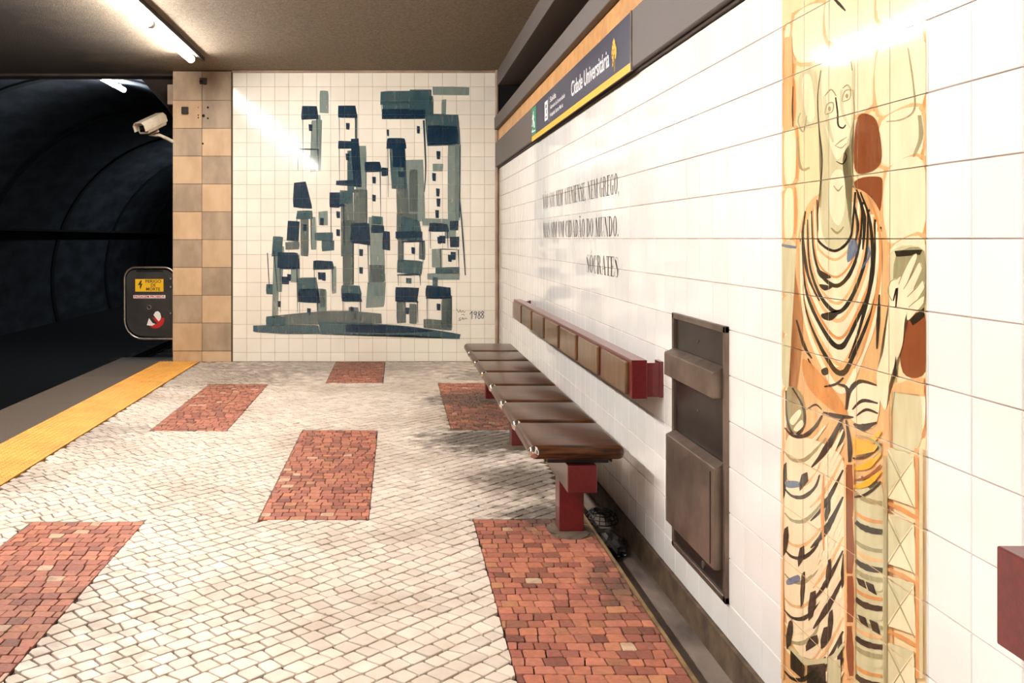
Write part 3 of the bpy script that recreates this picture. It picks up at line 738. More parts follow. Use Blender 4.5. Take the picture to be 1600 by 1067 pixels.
def house(x, y, w_, h, roof, side=0, wins=1, lean=0, rc_=D_):
    if side: rect(L_ if R() < .5 else G_, x+w_, y+roof*.7, x+w_+side, y+h, -lean*.3)
    P.poly(rc_, [(x-1+lean, y), (x+w_+lean, y+U(-1, 2)), (x+w_+3, y+roof), (x-2, y+roof+U(-1, 1))], .6)
    P.stroke(D_, [(x, y+roof), (x+.5, y+h)], 1.0, .8, .5); P.stroke(D_, [(x+w_, y+roof), (x+w_+1, y+h)], 1.6, 1.2, .6)
    for i in range(wins): window(x+w_*.42, y+roof+8+i*28)
# pale and grey washes behind
for (c, x0, y0, x1, y1, l) in [(L_, 485,188,501,268,2), (L_, 500,142,513,176,0), (G_, 660,150,677,178,0), (L_, 676,137,733,149,0), (L_, 556,228,572,300,0), (G_, 553,296,574,352,0), (L_, 636,250,664,345,-3),
    (S_, 612,222,636,295,-4), (G_, 622,295,640,370,-3), (G_, 533,300,552,400,0), (L_, 700,225,718,345,0), (L_, 676,255,692,268,0), (G_, 470,332,482,400,0), (L_, 498,330,512,352,0), (G_, 536,345,553,445,0), (L_, 580,340,602,440,-4),
    (G_, 577,415,600,462,0), (L_, 572,440,600,480,3), (L_, 427,385,440,455,4), (S_, 416,445,430,460,0), (L_, 425,395,434,500,3), (S_, 425,370,440,400,2), (L_, 497,452,510,492,0), (G_, 500,452,508,480,0), (G_, 620,335,652,375,0),
    (L_, 660,342,716,352,0), (L_, 675,388,690,418,0), (L_, 668,426,718,437,0), (S_, 680,418,718,428,0), (G_, 697,462,706,505,0), (G_, 655,375,664,405,0), (S_, 503,375,522,392,0), (L_, 690,155,697,180,0), (G_, 620,470,634,505,0), (L_, 695,350,712,372,0), (G_, 622,374,630,410,0),
    (S_, 543,236,553,300,0), (L_, 562,240,571,262,0), (G_, 640,265,652,330,0), (L_, 455,398,468,440,0), (G_, 545,480,560,500,0)]:
    rect(c, x0, y0, x1, y1, l)
# houses
house(473, 166, 22, 76, 20, 6, 1, 0); house(465, 232, 32, 34, 2, 0, 1, 0)
house(530, 165, 25, 54, 19, 3, 1, 0); house(530, 220, 24, 66, 12, 8, 1, 0); rect(D_, 525, 282, 556, 290); rect(D_, 553, 216, 565, 292, -5)
house(596, 143, 62, 32, 20, 0, 0, 0, S_); rect(S_, 598, 160, 676, 182); rect(D_, 597, 170, 664, 186); rect(S_, 640, 140, 674, 172)
house(606, 216, 26, 92, 16, 0, 1, 0, D_); rect(D_, 614, 232, 632, 262); window(622, 268, 10, 9)
house(572, 253, 22, 96, 15, 0, 2, -1, D_); rect(D_, 596, 262, 606, 275)
P.poly(S_, [(664,178), (716,180), (719,226), (668,228)], .7); P.poly(D_, [(668,196), (714,198), (716,224), (669,226)], .7)
rect(L_, 712, 225, 718, 342); P.stroke(D_, [(719,226), (718,340)], 1.5); P.stroke(D_, [(662,188), (665,260), (663,300)], 3, 2, 1)
for (x, y) in ((682,236), (675,270), (681,294), (682,310), (680,328)): window(x, y, 6, 13)
window(651, 197, 5, 12); window(604, 202, 4, 11)
P.poly(D_, [(459,286), (478,284), (488,326), (458,324)], .6); house(464, 330, 22, 60, 12, 8, 1, 2, S_)
rect(D_, 515, 300, 531, 324); house(517, 318, 20, 66, 4, 0, 2, 0); rect(S_, 531, 298, 550, 318)
rect(D_, 448, 346, 466, 376, 2); rect(G_, 446, 378, 468, 390); rect(S_, 492, 364, 520, 376)
P.poly(D_, [(550,348), (577,349), (578,383), (548,378)], .7); house(551, 378, 24, 66, 3, 0, 2, 0)
rect(D_, 580, 352, 600, 364); rect(D_, 598, 362, 609, 390); rect(S_, 581, 338, 596, 350)
P.poly(S_, [(628,338), (655,346), (660,376), (625,374)], .7); rect(D_, 618, 361, 660, 372); house(630, 376, 30, 36, 2, 0, 1, 0)
house(672, 348, 27, 40, 14, 0, 1, 0); rect(D_, 703, 345, 716, 360); rect(D_, 703, 370, 717, 386); house(688, 388, 28, 30, 2, 0, 1, 0)
P.poly(D_, [(434,394), (466,395), (468,420), (433,418)], .7); house(438, 418, 26, 70, 2, 0, 1, 0)
P.poly(S_, [(466,434), (494,434), (500,472), (466,470)], .7); P.poly(D_, [(468,452), (496,452), (500,473), (466,471)], .7); house(468, 471, 28, 32, 2, 0, 1, 0)
house(491, 407, 28, 52, 13, 6, 1, 0); P.poly(S_, [(534,446), (562,446), (565,458), (564,470), (535,471), (533,458)], .6); house(536, 458, 27, 44, 13, 0, 1, 0)
P.poly(S_, [(621,406), (660,408), (659,428), (621,426)], .7); house(622, 428, 34, 18, 2, 0, 0, 0); window(634, 434, 9, 9, S_)
P.poly(D_, [(618,448), (654,450), (652,472), (618,470)], .7); house(620, 470, 32, 34, 2, 0, 1, 0); rect(G_, 640, 474, 651, 505)
P.poly(D_, [(666,446), (704,449), (704,466), (665,464)], .7); house(667, 464, 36, 42, 2, 0, 1, 0); rect(G_, 690, 466, 705, 512); rect(S_, 676, 432, 684, 448)
P.stroke(D_, [(718,308), (723,370), (727,430)], 1.2, 2.2, 1.5); P.stroke(D_, [(428,392), (434,455)], 2, 3, 1); P.stroke(D_, [(418,395), (421,450)], 1.5, 2, 1)
window(440, 432, 12, 12); window(497, 425, 12, 12); window(686, 368, 10, 12); window(704, 393, 8, 13); window(434, 470, 5, 10); window(500, 340, 6, 12)
# ground strokes
P.poly(G_, [(416,495), (450,492), (500,486), (546,486), (596,490), (596,505), (416,507)], .6)
P.poly(S_, [(396,508), (498,508), (500,521), (440,521), (396,518)], .6); P.poly(S_, [(498,503), (560,504), (640,510), (720,522), (718,530), (640,523), (500,522)], .6)
P.poly(D_, [(540,507), (620,509), (680,517), (620,520), (540,518)], .6); P.poly(G_, [(662,498), (706,502), (706,516), (662,512)], .6); P.poly(S_, [(416,495), (446,496), (446,508), (416,508)], .6)
P.finish(mu, mm)
sgn = MB()
def ink(mb, pts, r=.004):
    pts = [mpE(x, y, .0012) for x, y in smooth(pts, 4)]
    vs = []
    for i, p in enumerate(pts):
        a, b2 = Vector(pts[max(i-1, 0)]), Vector(pts[min(i+1, len(pts)-1)]); dd = (b2-a).normalized(); nrm = Vector((-dd.z, 0, dd.x))*r
        vs += [Vector(p)+nrm, Vector(p)-nrm]
    mb.add(vs, [(2*i, 2*i+1, 2*i+3, 2*i+2) for i in range(len(pts)-1)])
for q in ([(713,482), (717,488), (719,483)], [(719,485), (721,488), (723,485), (725,488), (727,486)], [(721,492), (724,491), (726,493)], [(720,496), (717,498), (720,500), (716,501)], [(721,499), (723,496), (724,499), (727,497), (730,498)]): ink(sgn, q, .0022)
sgn.build('signature', M_['sign_black'], mu, fix=False)
sgn = MB()
for q in ([(734,491), (737.6,486.5), (737.5,490), (737,498.5)], [(744.2,488), (742,486.8), (740.6,489), (742,491.5), (744.2,489.5)], [(744.4,487), (744,492), (743,498)], [(749,486.5), (747,488.2), (748.2,491), (750.2,494), (749.4,497.5), (747.2,497), (746.8,494.4), (748.6,491.2), (750.4,488.5), (749,486.5)], [(754.3,486), (752.3,487.7), (753.5,490.5), (755.5,493.5), (754.7,497), (752.5,496.5), (752.1,493.9), (753.9,490.7), (755.7,488), (754.3,486)]): ink(sgn, q, .0036)
sgn.build('year', M_['blue_ink'], mu, fix=False)
# painted strip with a robed figure (a free composition)
fm_ = {'cream_paint': paint('cream glaze', rgb(240,212,166), rgb(236,202,148), .9, 1, 'y'), 'pale_cream_paint': paint('pale cream glaze', rgb(244,226,190), rgb(240,216,170), .85, 1, 'y'),
       'orange_paint': paint('orange glaze', rgb(226,158,92), rgb(214,140,74), .6, .95, 'y'), 'light_orange_paint': paint('light orange glaze', rgb(240,190,130), rgb(236,180,118), .5, .9, 'y'),
       'brown_paint': paint('brown glaze', rgb(128,66,36), rgb(152,88,48), .8, 1, 'y'), 'black_paint': paint('black glaze', rgb(44,38,30), rgb(58,50,36), .85, 1, 'y'),
       'olive_paint': paint('olive glaze', rgb(150,142,100), rgb(176,166,120), .5, .9, 'y'), 'pale_olive_paint': paint('pale olive glaze', rgb(216,206,166), rgb(206,198,150), .7, .95, 'y'),
       'yellow_paint': paint('yellow glaze', rgb(226,160,34), rgb(236,180,60), .8, 1, 'y'), 'blue_paint': paint('blue glaze', rgb(90,110,140), rgb(110,130,150), .6, .9, 'y')}
def mpR(px, py, d):
    px = min(max(px, 1222.5), 1447.5); y = XW*F/(px-VX); return (XW-.0006-d, y, H-(py-VY)*y/F)
gf = empty('figure_mural', (XW, 2.36, 1.2), 'tall painted tile strip of a robed figure in ochre and black on the right wall', 'mural')
Q = Paint(mpR, .00002)
X0, X1 = 1222.5, 1447.5
Q.poly('cream_paint', [(X0, -60), (X1, -60), (X1, 1120), (X0, 1120)])
OR, LO, CR, PC, BR, BK, OL, PO, YE_, BL = 'orange_paint', 'light_orange_paint', 'cream_paint', 'pale_cream_paint', 'brown_paint', 'black_paint', 'olive_paint', 'pale_olive_paint', 'yellow_paint', 'blue_paint'
# masonry blocks: pale blocks with orange joints
for (x0, y0, x1, y1) in [(1224,44,1240,120), (1240,20,1294,96), (1294,-20,1370,70), (1374,-30,1446,40), (1224,130,1240,195), (1296,85,1366,180), (1372,70,1444,180), (1376,185,1440,260), (1224,205,1245,285), (1384,265,1445,378), (1224,380,1245,460), (1224,300,1242,372), (1224,465,1246,520), (1390,385,1446,470), (1224,520,1250,590), (1390,610,1444,690), (1224,610,1240,700)]:
    Q.stroke(LO, [(x0, y0+2), (x1, y0-(x1-x0)*.35+2), (x1, y1-(x1-x0)*.2), (x0, y1), (x0, y0)], 5, 7, 5, 4)
    Q.stroke(OR, [(x1+1, y0-8), (x1+2, (y0+y1)/2), (x1, y1-6)], 2, 5, 3)
    Q.blob(PC, [(x0+3, y0+4), (x1-3, y0-(x1-x0)*.3+4), (x1-2, y1-(x1-x0)*.2-4), (x0+4, y1-5)], 5)
Q.poly(LO, [(1226, 60), (1238, 56), (1240, 200), (1225, 205)], 1)
for x0, y0, x1, y1 in ((1224,385,1244,455), (1224,468,1246,518), (1224,530,1252,600), (1392,395,1446,480), (1392,615,1436,700)): Q.blob(PO, [(x0, y0), (x1, y0-3), (x1+2, y1-4), (x0, y1)], 5)
for q in ([(1340,186), (1362,180), (1374,200), (1378,252), (1356,270), (1336,262)], [(1336,284), (1374,276), (1380,292), (1372,340), (1340,330)], [(1410,512), (1446,490), (1447,580), (1412,582)]): Q.blob(BR, q, 5)
Q.stroke('black_paint', [(1300,-6), (1312,6), (1322,17)], 2, 5, 2)
Q.stroke(OL, [(1420,75), (1428,130), (1430,170), (1412,186), (1386,190)], 2, 3, 1.5); Q.stroke(OL, [(1438,180), (1440,215), (1428,245)], 6, 7, 3)
# second faint profile at the left of the head
Q.blob(PO, [(1246,130), (1262,108), (1276,118), (1278,190), (1262,200), (1248,190)], 5); Q.blob(PC, [(1254,126), (1268,120), (1274,180), (1262,186)], 5)
Q.stroke(OL, [(1252,176), (1248,190), (1256,206), (1262,180)], 1.5, 2.5, 1.5); Q.stroke(BK, [(1240,135), (1239,170), (1240,198)], 1, 2, 1)
Q.stroke(OL, [(1246,215), (1252,262), (1266,262)], 3, 4, 3)
# robe body
Q.blob(LO, [(1286,300), (1345,296), (1380,340), (1392,430), (1396,560), (1392,700), (1386,860), (1386,1110), (1226,1110), (1226,860), (1228,700), (1248,600), (1256,500), (1244,420), (1256,336)], 6)
Q.blob(PC, [(1272,330), (1344,318), (1366,370), (1372,440), (1350,520), (1318,570), (1284,560), (1262,470), (1252,400)], 6)
# head and neck
Q.blob(PO, [(1284,100), (1310,92), (1334,88), (1336,150), (1332,215), (1318,250), (1326,330), (1330,378), (1300,392), (1284,350), (1286,270), (1282,200), (1279,150)], 6)
Q.blob(PC, [(1288,104), (1310,96), (1330,96), (1332,140), (1330,200), (1318,240), (1308,248), (1298,225), (1290,190), (1285,140)], 5); Q.blob(PC, [(1300,275), (1318,268), (1322,320), (1312,352), (1298,330)], 5)
Q.stroke(PO, [(1289,150), (1294,190), (1303,222)], 5, 7, 3); Q.stroke(PO, [(1316,140), (1318,175), (1330,200)], 4, 5, 3)
Q.stroke(BK, [(1284,110), (1279,150), (1281,200), (1286,250), (1282,300), (1278,345)], 1, 2.2, 1.4); Q.stroke(BK, [(1330,90), (1333,110)], 1, 2, 1); Q.stroke(OL, [(1334,140), (1336,180), (1330,220), (1334,280), (1340,300)], 1.5, 2, 2)
Q.stroke(BK, [(1307,152), (1310,175), (1311,195), (1318,200), (1323,195)], 2.2, 3, 2)
for (x, y) in ((1298, 170), (1325, 150)): Q.stroke(OL, [(x-8, y+8), (x-4, y-7), (x+5, y-9), (x+4, y+4), (x-7, y+9)], 1.4, 2, 1.4); Q.blob(OL, [(x-3, y), (x, y-4), (x+2, y), (x, y+4)], 3)
Q.stroke(OL, [(1290,150), (1300,140), (1308,150)], 1.5, 2.5, 1.5); Q.stroke(OL, [(1318,138), (1326,133), (1332,142)], 1.5, 2.5, 1.5)
Q.stroke(OL, [(1306,228), (1314,221), (1325,214)], 1, 2.2, 1); Q.stroke(OL, [(1307,228), (1316,231), (1324,224)], 1, 1.8, 1); Q.stroke(BK, [(1308,252), (1318,256), (1324,246), (1322,238)], 1, 2.4, 1.2)
Q.stroke(OL, [(1304,290), (1311,298), (1318,290)], 1, 3, 1); Q.stroke(OL, [(1300,356), (1310,364), (1320,354)], 2, 4, 2)
# neck folds: nested hanging curves
for k in range(17):
    t = k/16; xl = 1278-26*min(1, t*1.3); xr = 1338+38*min(1, t*1.25); yb = 392+218*t; yl = 312+70*t; yr = 300+62*t; xm = 1306+14*t
    col = [BK, LO, PC, OR, BK, PC, LO][k % 7]; w_ = [8, 7, 8, 5, 9, 9, 6][k % 7]*(.55+.7*t)
    Q.stroke(col, [(xl, yl), (xl+1+6*t, (yl+yb)/2), (xm-26, yb-16-10*t), (xm, yb), (xm+24, yb-20-24*t), (xr-3, (yr+yb)/2-10), (xr, yr)], 1.6, w_, w_*.7, 6)
for (a, c, w_) in (([(1260,330), (1256,370), (1264,430), (1282,470)], BK, 5), ([(1346,300), (1362,350), (1364,430), (1346,510), (1328,560)], BK, 7), ([(1356,302), (1376,360), (1374,450), (1352,540), (1336,576)], OR, 6), ([(1340,296), (1352,340), (1350,390)], BK, 7), ([(1336,318), (1342,352), (1338,380)], BK, 5), ([(1376,460), (1374,500), (1372,545)], BK, 6), ([(1246,500), (1258,540), (1270,560)], BK, 5), ([(1264,560), (1278,590), (1284,600)], BK, 4)):
    Q.stroke(c, a, 2, w_, 2)
Q.blob(BL, [(1328,380), (1338,374), (1342,392), (1326,410)], 4); Q.stroke(BL, [(1358,384), (1360,400), (1348,420)], 3, 4, 2); Q.stroke(BL, [(1223,383), (1234,385), (1245,386)], 3, 5, 3)
for q in ([(1278,420), (1294,428), (1300,434), (1284,434)], [(1282,444), (1302,448), (1290,454)], [(1286,490), (1308,488), (1316,484), (1302,500), (1288,498)], [(1285,578), (1294,574), (1296,584), (1288,586)]): Q.blob(BK, q, 4)
# raised arm with open hand at the right
Q.blob(OL, [(1402,400), (1446,392), (1446,480), (1404,470)], 4)
Q.poly(BK, [(1400,392), (1444,390), (1440,398), (1402,401)], .6)
Q.poly(BK, [(1424,500), (1446,480), (1446,494), (1428,508)], .5)
Q.blob(PC, [(1392,462), (1398,446), (1410,432), (1424,444), (1426,470), (1416,500), (1412,540), (1400,570), (1392,600), (1386,640), (1376,620), (1372,585), (1382,550), (1386,520), (1390,490)], 5)
for q in ([(1404,450), (1414,425), (1426,402), (1434,396), (1434,406), (1424,430), (1416,452)], [(1414,452), (1426,432), (1438,410), (1443,418), (1434,440), (1424,462)], [(1420,464), (1434,450), (1444,438), (1447,448), (1434,470), (1424,484)], [(1396,470), (1390,456), (1394,440), (1404,436), (1406,452)], [(1422,480), (1434,470), (1446,462), (1446,472), (1430,492), (1420,500)]):
    Q.blob(PC, q, 4); Q.stroke(OL, q[:4], 1.2, 1.8, 1)
Q.stroke(BK, [(1398,470), (1404,450), (1402,480)], 2, 4, 2); Q.stroke(OL, [(1404,570), (1398,620), (1394,650)], 1.5, 2, 1.5); Q.poly(BK, [(1402,555), (1404,585), (1396,600)], .3)
Q.poly(LO, [(1398,600), (1446,590), (1446,618), (1396,612)], 1)
# waist knot and sash
Q.blob(OR, [(1256,560), (1290,590), (1324,640), (1318,650), (1288,630), (1262,600)], 4)
Q.blob(PC, [(1330,610), (1350,596), (1374,606), (1376,640), (1366,668), (1338,660), (1326,640)], 5)
for (a, w_) in (([(1326,640), (1330,612), (1346,596), (1372,602)], 8), ([(1334,640), (1350,626), (1374,630)], 6), ([(1340,650), (1356,640), (1374,646)], 5), ([(1288,644), (1310,650), (1336,652)], 8), ([(1336,662), (1350,668), (1372,660)], 12), ([(1314,656), (1318,680), (1308,700)], 8), ([(1324,656), (1330,700), (1328,740)], 7), ([(1312,600), (1326,608), (1324,640)], 6), ([(1290,604), (1308,600), (1320,590)], 4)): Q.stroke(BK, a, 2, w_, 2.5)
Q.blob(OL, [(1232,606), (1252,612), (1260,640), (1256,670), (1240,678), (1232,656)], 4); Q.stroke(BK, [(1230,610), (1232,656), (1244,680), (1258,662), (1256,634), (1240,606)], 2, 5, 2)
Q.blob(PC, [(1236,656), (1250,640), (1254,646), (1242,664)], 3); Q.blob(PC, [(1242,670), (1254,656), (1258,664), (1248,674)], 3)
Q.stroke(BK, [(1262,640), (1276,632), (1286,640)], 1, 3, 1)
Q.blob(PC, [(1230,690), (1262,684), (1300,700), (1322,730), (1324,860), (1322,1000), (1290,1028), (1250,1020), (1230,960), (1226,820)], 6)
Q.blob(PO, [(1338,770), (1362,764), (1384,784), (1384,1100), (1338,1100)], 5)
# lower robe: swags on the left, diagonal pleats in the middle
for k in range(22):
    y = 672+k*19; col = [BK, PC, OL, PC, LO][k % 5]; w_ = [7, 9, 7, 8, 6][k % 5]
    Q.stroke(col, [(1228, y-4), (1240, y+8), (1258, y+9), (1276, y-6), (1288+5*math.sin(k), y-26)], 1.5, w_, 2, 5)
for k in range(20):
    y = 690+k*21; col = [BK, PC, PC, LO, BK, PC][k % 6]; w_ = [11, 10, 6, 6, 8, 9][k % 6]
    Q.stroke(col, [(1270+U(-4, 4), y+40), (1286, y+22), (1302, y-4), (1320, y-40)], 2, w_, 2.5, 5)
for (x, y, h, w_) in ((1226,730,50,5), (1226,830,40,8), (1252,745,22,12), (1292,790,26,8), (1250,860,26,9), (1294,880,40,7), (1254,900,50,6), (1266,930,40,11), (1286,985,30,14), (1296,960,45,8), (1318,870,50,6), (1312,1000,60,6), (1232,975,40,9), (1262,1000,18,18)):
    Q.poly(BK, [(x+w_*.3, y-4), (x+w_, y-8), (x+w_*1.1, y+h*.3), (x+w_*.6, y+h-8), (x, y+h), (x-1, y+h*.5)], .5)
Q.stroke(PO, [(1236,1010), (1262,1034), (1300,1030), (1322,1005)], 3, 11, 4)
Q.poly(BK, [(1264,1040), (1292,1036), (1294,1100), (1264,1100)], .5); Q.poly(BK, [(1238,1016), (1260,1040), (1258,1062), (1238,1044)], .5); Q.poly(PO, [(1296,1032), (1316,1030), (1318,1100), (1296,1100)], .6)
Q.stroke(OR, [(1290,740), (1288,800), (1290,860)], 2, 6, 2); Q.blob(BL, [(1230,752), (1250,752), (1252,760), (1234,762)], 3); Q.blob(BL, [(1232,906), (1250,898), (1252,908), (1234,914)], 3)
# striped cloth on the right of the staff
for k in range(26):
    y = 776+k*15; col = [OL, PO, OR, BK, PO, OL, LO, BK][k % 8]; w_ = [8, 8, 6, 10, 9, 7, 6, 10][k % 8]
    Q.stroke(col, [(1340, y-6), (1350, y+2), (1366, y+8), (1382, y+10)], w_*.6, w_, w_*.8, 4)
for (y, c) in ((690, YE_), (708, BK), (724, YE_), (742, BR), (752, YE_), (768, BK)):
    Q.stroke(c, [(1336, y+8), (1352, y+6), (1368, y-4), (1380, y-16)], 3, 12 if c == YE_ else 4, 3, 4)
Q.poly(YE_, [(1336,682), (1352,688), (1376,696), (1370,706), (1338,712)], .5); Q.stroke(OL, [(1340,680), (1360,684), (1380,700), (1368,716)], 2, 4, 2)
for (x, y, h) in ((1341,902,18), (1356,908,22), (1344,960,20), (1362,968,24)): Q.poly(BK, [(x, y), (x+12, y+5), (x+17, y+h), (x+5, y+h-7)], .5)
# staff
Q.stroke(LO, [(1330,722), (1331,860), (1332,1060)], 16, 18, 16); Q.stroke(BR, [(1331,726), (1332,790), (1331,810)], 9, 12, 8); Q.stroke(BR, [(1331,808), (1333,860), (1331,896)], 9, 12, 9)
Q.stroke(BR, [(1332,900), (1333,940), (1332,972)], 9, 12, 9); Q.stroke(BR, [(1331,978), (1332,1020), (1334,1056)], 8, 12, 7); Q.stroke(BK, [(1326,730), (1327,890)], 1, 2, 1)
# framed crosses column
for y in (705, 808, 905, 1010):
    Q.poly(PC, [(1392, y-6), (1432, y+6), (1436, y+88), (1390, y+72)], .6)
    Q.poly(PO, [(1390, y-4), (1412, y+36), (1390, y+70)], .5); Q.poly(PO, [(1392, y-6), (1432, y+8), (1412, y+36)], .5)
    Q.stroke(OL, [(1390, y), (1408, y+36), (1434, y+92)], 1.2, 2.4, 1.5); Q.stroke(OL, [(1430, y+16), (1410, y+44), (1390, y+76)], 1.2, 2.4, 1.5)
    Q.stroke(OR, [(1388, y+80), (1412, y+90), (1436, y+104)], 4, 7, 6)
Q.stroke(OR, [(1436,700), (1438,840), (1438,1060)], 5, 7, 5); Q.stroke(PO, [(1444,700), (1444,1060)], 6); Q.stroke(OL, [(1387,712), (1388,860), (1388,1080)], 5, 7, 6)
Q.stroke(LO, [(1225,700), (1226,1060)], 4, 5, 4)
Q.finish(gf, fm_)
# ------------------------------------------------------------------ gate at the platform end
GY = 10.40
gt = empty('platform_gate', (-2.68, GY, .22), 'low dark safety gate with rounded steel tube frame beside the stone pillar', 'gate')
def gp(px, py): return ((px-VX)*GY/F, GY, H-(py-VY)*GY/F)
def arc(cx, cy, r, a0, a1, n=7): return [(cx+r*math.cos(math.radians(a0+(a1-a0)*i/n)), cy-r*math.sin(math.radians(a0+(a1-a0)*i/n))) for i in range(n+1)]
path = [(274.5, 529.5)] + arc(223, 501, 28.5, 270, 180) + arc(211, 435, 17, 180, 90)[0:] + arc(256, 435, 17, 90, 5)
path = [(274.5, 529.5)] + arc(224, 500, 29.5, 270, 180) + arc(211.5, 435, 17, 180, 90) + arc(257, 435, 17, 90, 0) + [(274, 470)]
pts = [gp(x, y) for x, y in path]
MB().tube(pts, .012, n=10).build('tube_frame', M_['steel'], gt)
inner = [(271, 527)] + arc(224, 499, 26, 270, 180) + arc(212, 436, 14.5, 180, 90) + arc(257, 436, 14.5, 90, 0)
mb = MB(); a = [gp(x, y) for x, y in inner]; n = len(a)
vs = [(p[0], p[1]-.004, p[2]) for p in a] + [(p[0], p[1]+.006, p[2]) for p in a]
mb.add(vs, [tuple(range(n)), tuple(range(n, 2*n))[::-1]] + [(i, (i+1) % n, n+(i+1) % n, n+i) for i in range(n)])
pan = mb.build('panel', M_['gate_panel'], gt)
MB().box(*[gp(213, 0)[0], gp(255, 0)[0]], GY-.006, GY+.004, gp(0, 425)[2], gp(0, 421.5)[2]).build('slot', M_['black'], gt)
def plate(name, m, x0, y0, x1, y1, t=.0055, parent=gt):
    a = gp(x0, y1); b2 = gp(x1, y0)
    return MB().box(a[0], b2[0], GY-t, GY-.003, a[2], b2[2]).build(name, m, parent)
wp = plate('warning_plate', M_['sign_yellow'], 211.5, 436, 255.5, 455.5)
ft = MB()
for s_, xa, xb, yb in (('PERIGO', 227.5, 252, 441.6), ('DE', 236, 243.5, 447.6), ('MORTE', 228.5, 250.5, 453.8)): front_text(ft, s_, GY-.0065, gp(xa, 0)[0], gp(xb, 0)[0], gp(0, yb)[2], .045, .02)
ft.build('warning_text', M_['sign_black'], wp)
bolt = [(220, 438), (222, 438), (220.5, 443.5), (223, 442.5), (219.5, 452.5), (218.5, 448), (219.5, 444.8), (215.5, 445.5)]
mb = MB(); mb.add([(gp(x, y)[0], GY-.0065, gp(x, y)[2]) for x, y in bolt], [tuple(range(8))]); mb.build('lightning_bolt', M_['sign_black'], wp)
pp = plate('prohibition_plate', M_['sign_white'], 208.5, 461, 258.5, 466)
ft = MB(); front_text(ft, 'PASSAGEM PROIBIDA', GY-.0065, gp(209.5, 0)[0], gp(257.5, 0)[0], gp(0, 465.3)[2], .038, .025); ft.build('prohibition_text', M_['sign_red'], pp)
# torn round sticker
def poly_front(name, m, pts, t, parent):
    mb = MB(); mb.add([(gp(x, y)[0], GY-t, gp(x, y)[2]) for x, y in pts], [tuple(range(len(pts)))]); return mb.build(name, m, parent, fix=False)
st = poly_front('round_sticker', M_['sign_red'], [(238, 496)] + [(243+14*math.cos(math.radians(a)), 499-14*math.sin(math.radians(a))) for a in (10, 0, -20, -40, -60, -80, -100, -118, -130)] + [(241, 508), (246, 505)], .0055, gt)
poly_front('sticker_white', M_['sign_white'], [(240, 492), (243, 487), (247, 486), (250.5, 489), (252, 495), (251, 499), (248, 502)], .0062, st)
poly_front('sticker_white', M_['sign_white'], [(229.5, 508), (233, 497), (236, 500), (240, 505), (243, 506), (238, 509)], .0062, st)
poly_front('sticker_figure', M_['sign_black'], [(234, 498), (237.5, 497.5), (241, 504), (239, 505)], .0068, st)
MB().tube([(gp(233.3+3*math.cos(t), 0)[0], GY-.008, gp(0, 480+3*math.sin(t))[2]) for t in [i*math.pi/6 for i in range(12)]], .004, n=6, closed=True).build('lock_ring', M_['steel'], gt)
for y in (435, 448, 489):
    MB().box(gp(264.5, 0)[0], gp(270, 0)[0], GY-.02, GY-.004, gp(0, y+2.4)[2], gp(0, y-2.4)[2]).build('hinge_plate', M_['gate_panel'], gt)
    MB().cyl((gp(267.3, 0)[0], GY-.026, gp(0, y)[2]), (gp(267.3, 0)[0], GY-.018, gp(0, y)[2]), .010, n=8).build('bolt', M_['steel'], gt)
MB().cyl((-2.413, GY, .10), (-2.413, GY, .98), .008, n=8).build('hinge_post', M_['steel'], gt)
# ------------------------------------------------------------------ surveillance camera
CP = Vector((-2.60, 10.22, 2.53)); fwd = Vector((-.44, -.80, -.40)).normalized(); rt = fwd.cross(Vector((0, 0, 1))).normalized(); up = rt.cross(fwd)
ce = empty('security_camera', CP, 'beige security camera on a bent arm beside the stone pillar', 'camera')
def tr(vs): return [CP + rt*x*1.2 + fwd*y + up*z*1.2 for x, y, z in vs]
def prism(sec, y0, y1):
    n = len(sec); return [(x, y0, z) for x, z in sec] + [(x, y1, z) for x, z in sec], [tuple(range(n)), tuple(range(n, 2*n))[::-1]] + [(i, (i+1) % n, n+(i+1) % n, n+i) for i in range(n)]
sec = [(-.055, -.035), (-.045, -.05), (.045, -.05), (.055, -.035), (.055, .03), (.035, .048), (-.035, .048), (-.055, .03)]
vs, fs = prism(sec, -.16, .14); MB().add(tr(vs), fs).build('housing', M_['cam_body'], ce)
ho = [(-.066, -.02), (-.060, -.02), (-.060, .034), (-.038, .056), (.038, .056), (.060, .034), (.060, -.02), (.066, -.02), (.066, .037), (.041, .063), (-.041, .063), (-.066, .037)]
mb = MB(); n = 12
v0 = [(x, -.17, z) for x, z in ho]; v1 = [(x, .19, z) for x, z in ho]
mb.add(tr(v0+v1), [(i, (i+1) % n, n+(i+1) % n, n+i) for i in range(n)] + [(0, 1, 2, 11), (2, 3, 10, 11), (3, 4, 9, 10), (4, 5, 8, 9), (5, 6, 7, 8)] + [(12, 13, 14, 23), (14, 15, 22, 23), (15, 16, 21, 22), (16, 17, 20, 21), (17, 18, 19, 20)])
mb.build('sun_shield', M_['cam_body'], ce)
vs, fs = prism([(-.036, -.03), (.036, -.03), (.036, .026), (-.036, .026)], .139, .143); gl = MB().add(tr(vs), fs).build('front_glass', M_['glass_dark'], ce)
MB().cyl(CP+fwd*.1425, CP+fwd*.146, .020, n=14).build('lens', M_['bronze_dark'], ce)
b0 = CP - up*.055 - fwd*.06
MB().cyl(b0+up*.01, b0-up*.05, .018, n=10).build('swivel', M_['cam_body'], ce)
e0 = b0 - up*.055
def pa(px, py, y=10.36): return Vector(((px-VX)*y/F, y, H-(py-VY)*y/F))
MB().tube([b0-up*.035, Vector((pa(236,211).x, b0.y+.03, pa(236,211).z)), pa(249,211), pa(262,217), pa(272.5,222.5)], .019, n=10).build('arm', M_['cam_body'], ce)
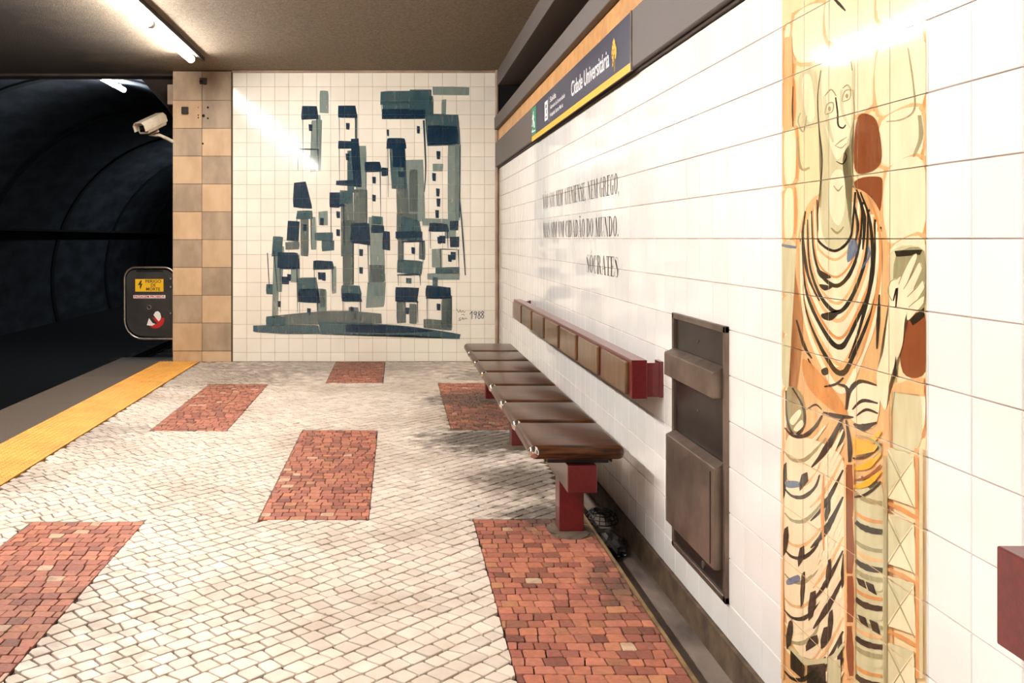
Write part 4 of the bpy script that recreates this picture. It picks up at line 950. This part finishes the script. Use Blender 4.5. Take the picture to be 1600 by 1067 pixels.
# small fixtures on and beside the pillar
o = MB().add(*bevel_box(-2.478, -2.406, 10.42, 10.50, 2.77, 2.985, .004, 1)).build('junction_box', M_['trim']); tag(o, 'pale upright box on the upper left edge of the pillar', 'box')
def pe(px, py, y=YE): return ((px-VX)*y/F, H-(py-VY)*y/F)
x, z = pe(290, 173); o = MB().add(*bevel_box(x-.036, x+.036, YE-.05, YE-.006, z-.038, z+.038, .006, 2)).build('wall_socket_box', M_['bronze_dark'])
tag(o, 'small dark square box screwed to the pillar near its top', 'box')
x, z = pe(318, 127); e = empty('cable_stub', (x, YE-.01, z), 'dark broken bracket left at the top of the pillar', 'bracket')
MB().add(*bevel_box(x-.04, x+.04, YE-.012, YE-.005, z-.035, z+.035, .003, 1)).build('plate', M_['bronze_dark'], e)
MB().tube([(x-.02, YE-.01, z), (x-.03, YE-.05, z-.01), (x+.0, YE-.06, z-.03), (x+.03, YE-.03, z-.035)], .009, n=8).build('cable_end', M_['bag'], e)
for i, (px, py, r) in enumerate([(318, 181, .017), (325, 168, .012), (310, 180, .007), (310, 184, .008), (317, 224.5, .011), (310, 168, .005), (325, 185, .010)]):
    x, z = pe(px, py); MB().cyl((x, YE-.0085, z), (x, YE-.004, z), r, n=10).build('drill_hole', M_['black'], pil)
# ------------------------------------------------------------------ litter in the gutter
bx, by, bz = 1.0, 4.72, -.105
e = empty('wire_strainer', (bx, by, bz), 'black round wire basket lying in the gutter behind the nearest bench leg', 'basket')
rim = MB().tube([(bx+.078*math.cos(t), by+.105*math.sin(t), bz+.05) for t in [i*math.pi/12 for i in range(24)]], .004, n=6, closed=True).build('rim', M_['wire'], e)
for k in range(8):
    a = math.pi*k/8; MB().tube([(bx+.078*math.cos(a)*math.cos(t), by+.105*math.sin(a)*math.cos(t), bz+.05+.055*math.sin(t)) for t in [i*math.pi/10 for i in range(11)]], .003, n=5).build('wire', M_['wire'], e)
for q in (.35, .7, 1.05): MB().tube([(bx+.078*math.cos(q)*math.cos(t), by+.105*math.cos(q)*math.sin(t), bz+.05+.055*math.sin(q)) for t in [i*math.pi/8 for i in range(16)]], .0028, n=5, closed=True).build('wire_ring', M_['wire'], e)
def crumple(cx, cy, cz, rx, ry, rz, seed):
    rr = random.Random(seed); bm = bmesh.new(); bmesh.ops.create_icosphere(bm, subdivisions=3, radius=1)
    for v in bm.verts:
        f = 1 + .16*math.sin(v.co.x*7+seed) * math.cos(v.co.y*6) + rr.uniform(-.09, .09)
        v.co = Vector((cx+v.co.x*rx*f, cy+v.co.y*ry*f, max(cz-.001, cz+rz*.7+v.co.z*rz*f)))
    bm.verts.index_update(); r = [tuple(v.co) for v in bm.verts], [tuple(v.index for v in f.verts) for f in bm.faces]; bm.free(); return r
e = MB().add(*crumple(.985, 4.45, -.108, .07, .17, .035, 3)).build('gutter_dark_mass', M_['bag'], origin=(.985, 4.45, -.108)); tag(e, 'crumpled dark mass for litter and shadow in the gutter beside the nearest bench leg', 'bag')  # dark mass put in for litter and the leg's shadow together
e = MB().add(*crumple(1.055, 4.45, -.03, .018, .05, .022, 5)).build('dark_leaf', M_['bag'], origin=(1.05, 4.45, -.03)); 
bpy.data.objects.remove(e)
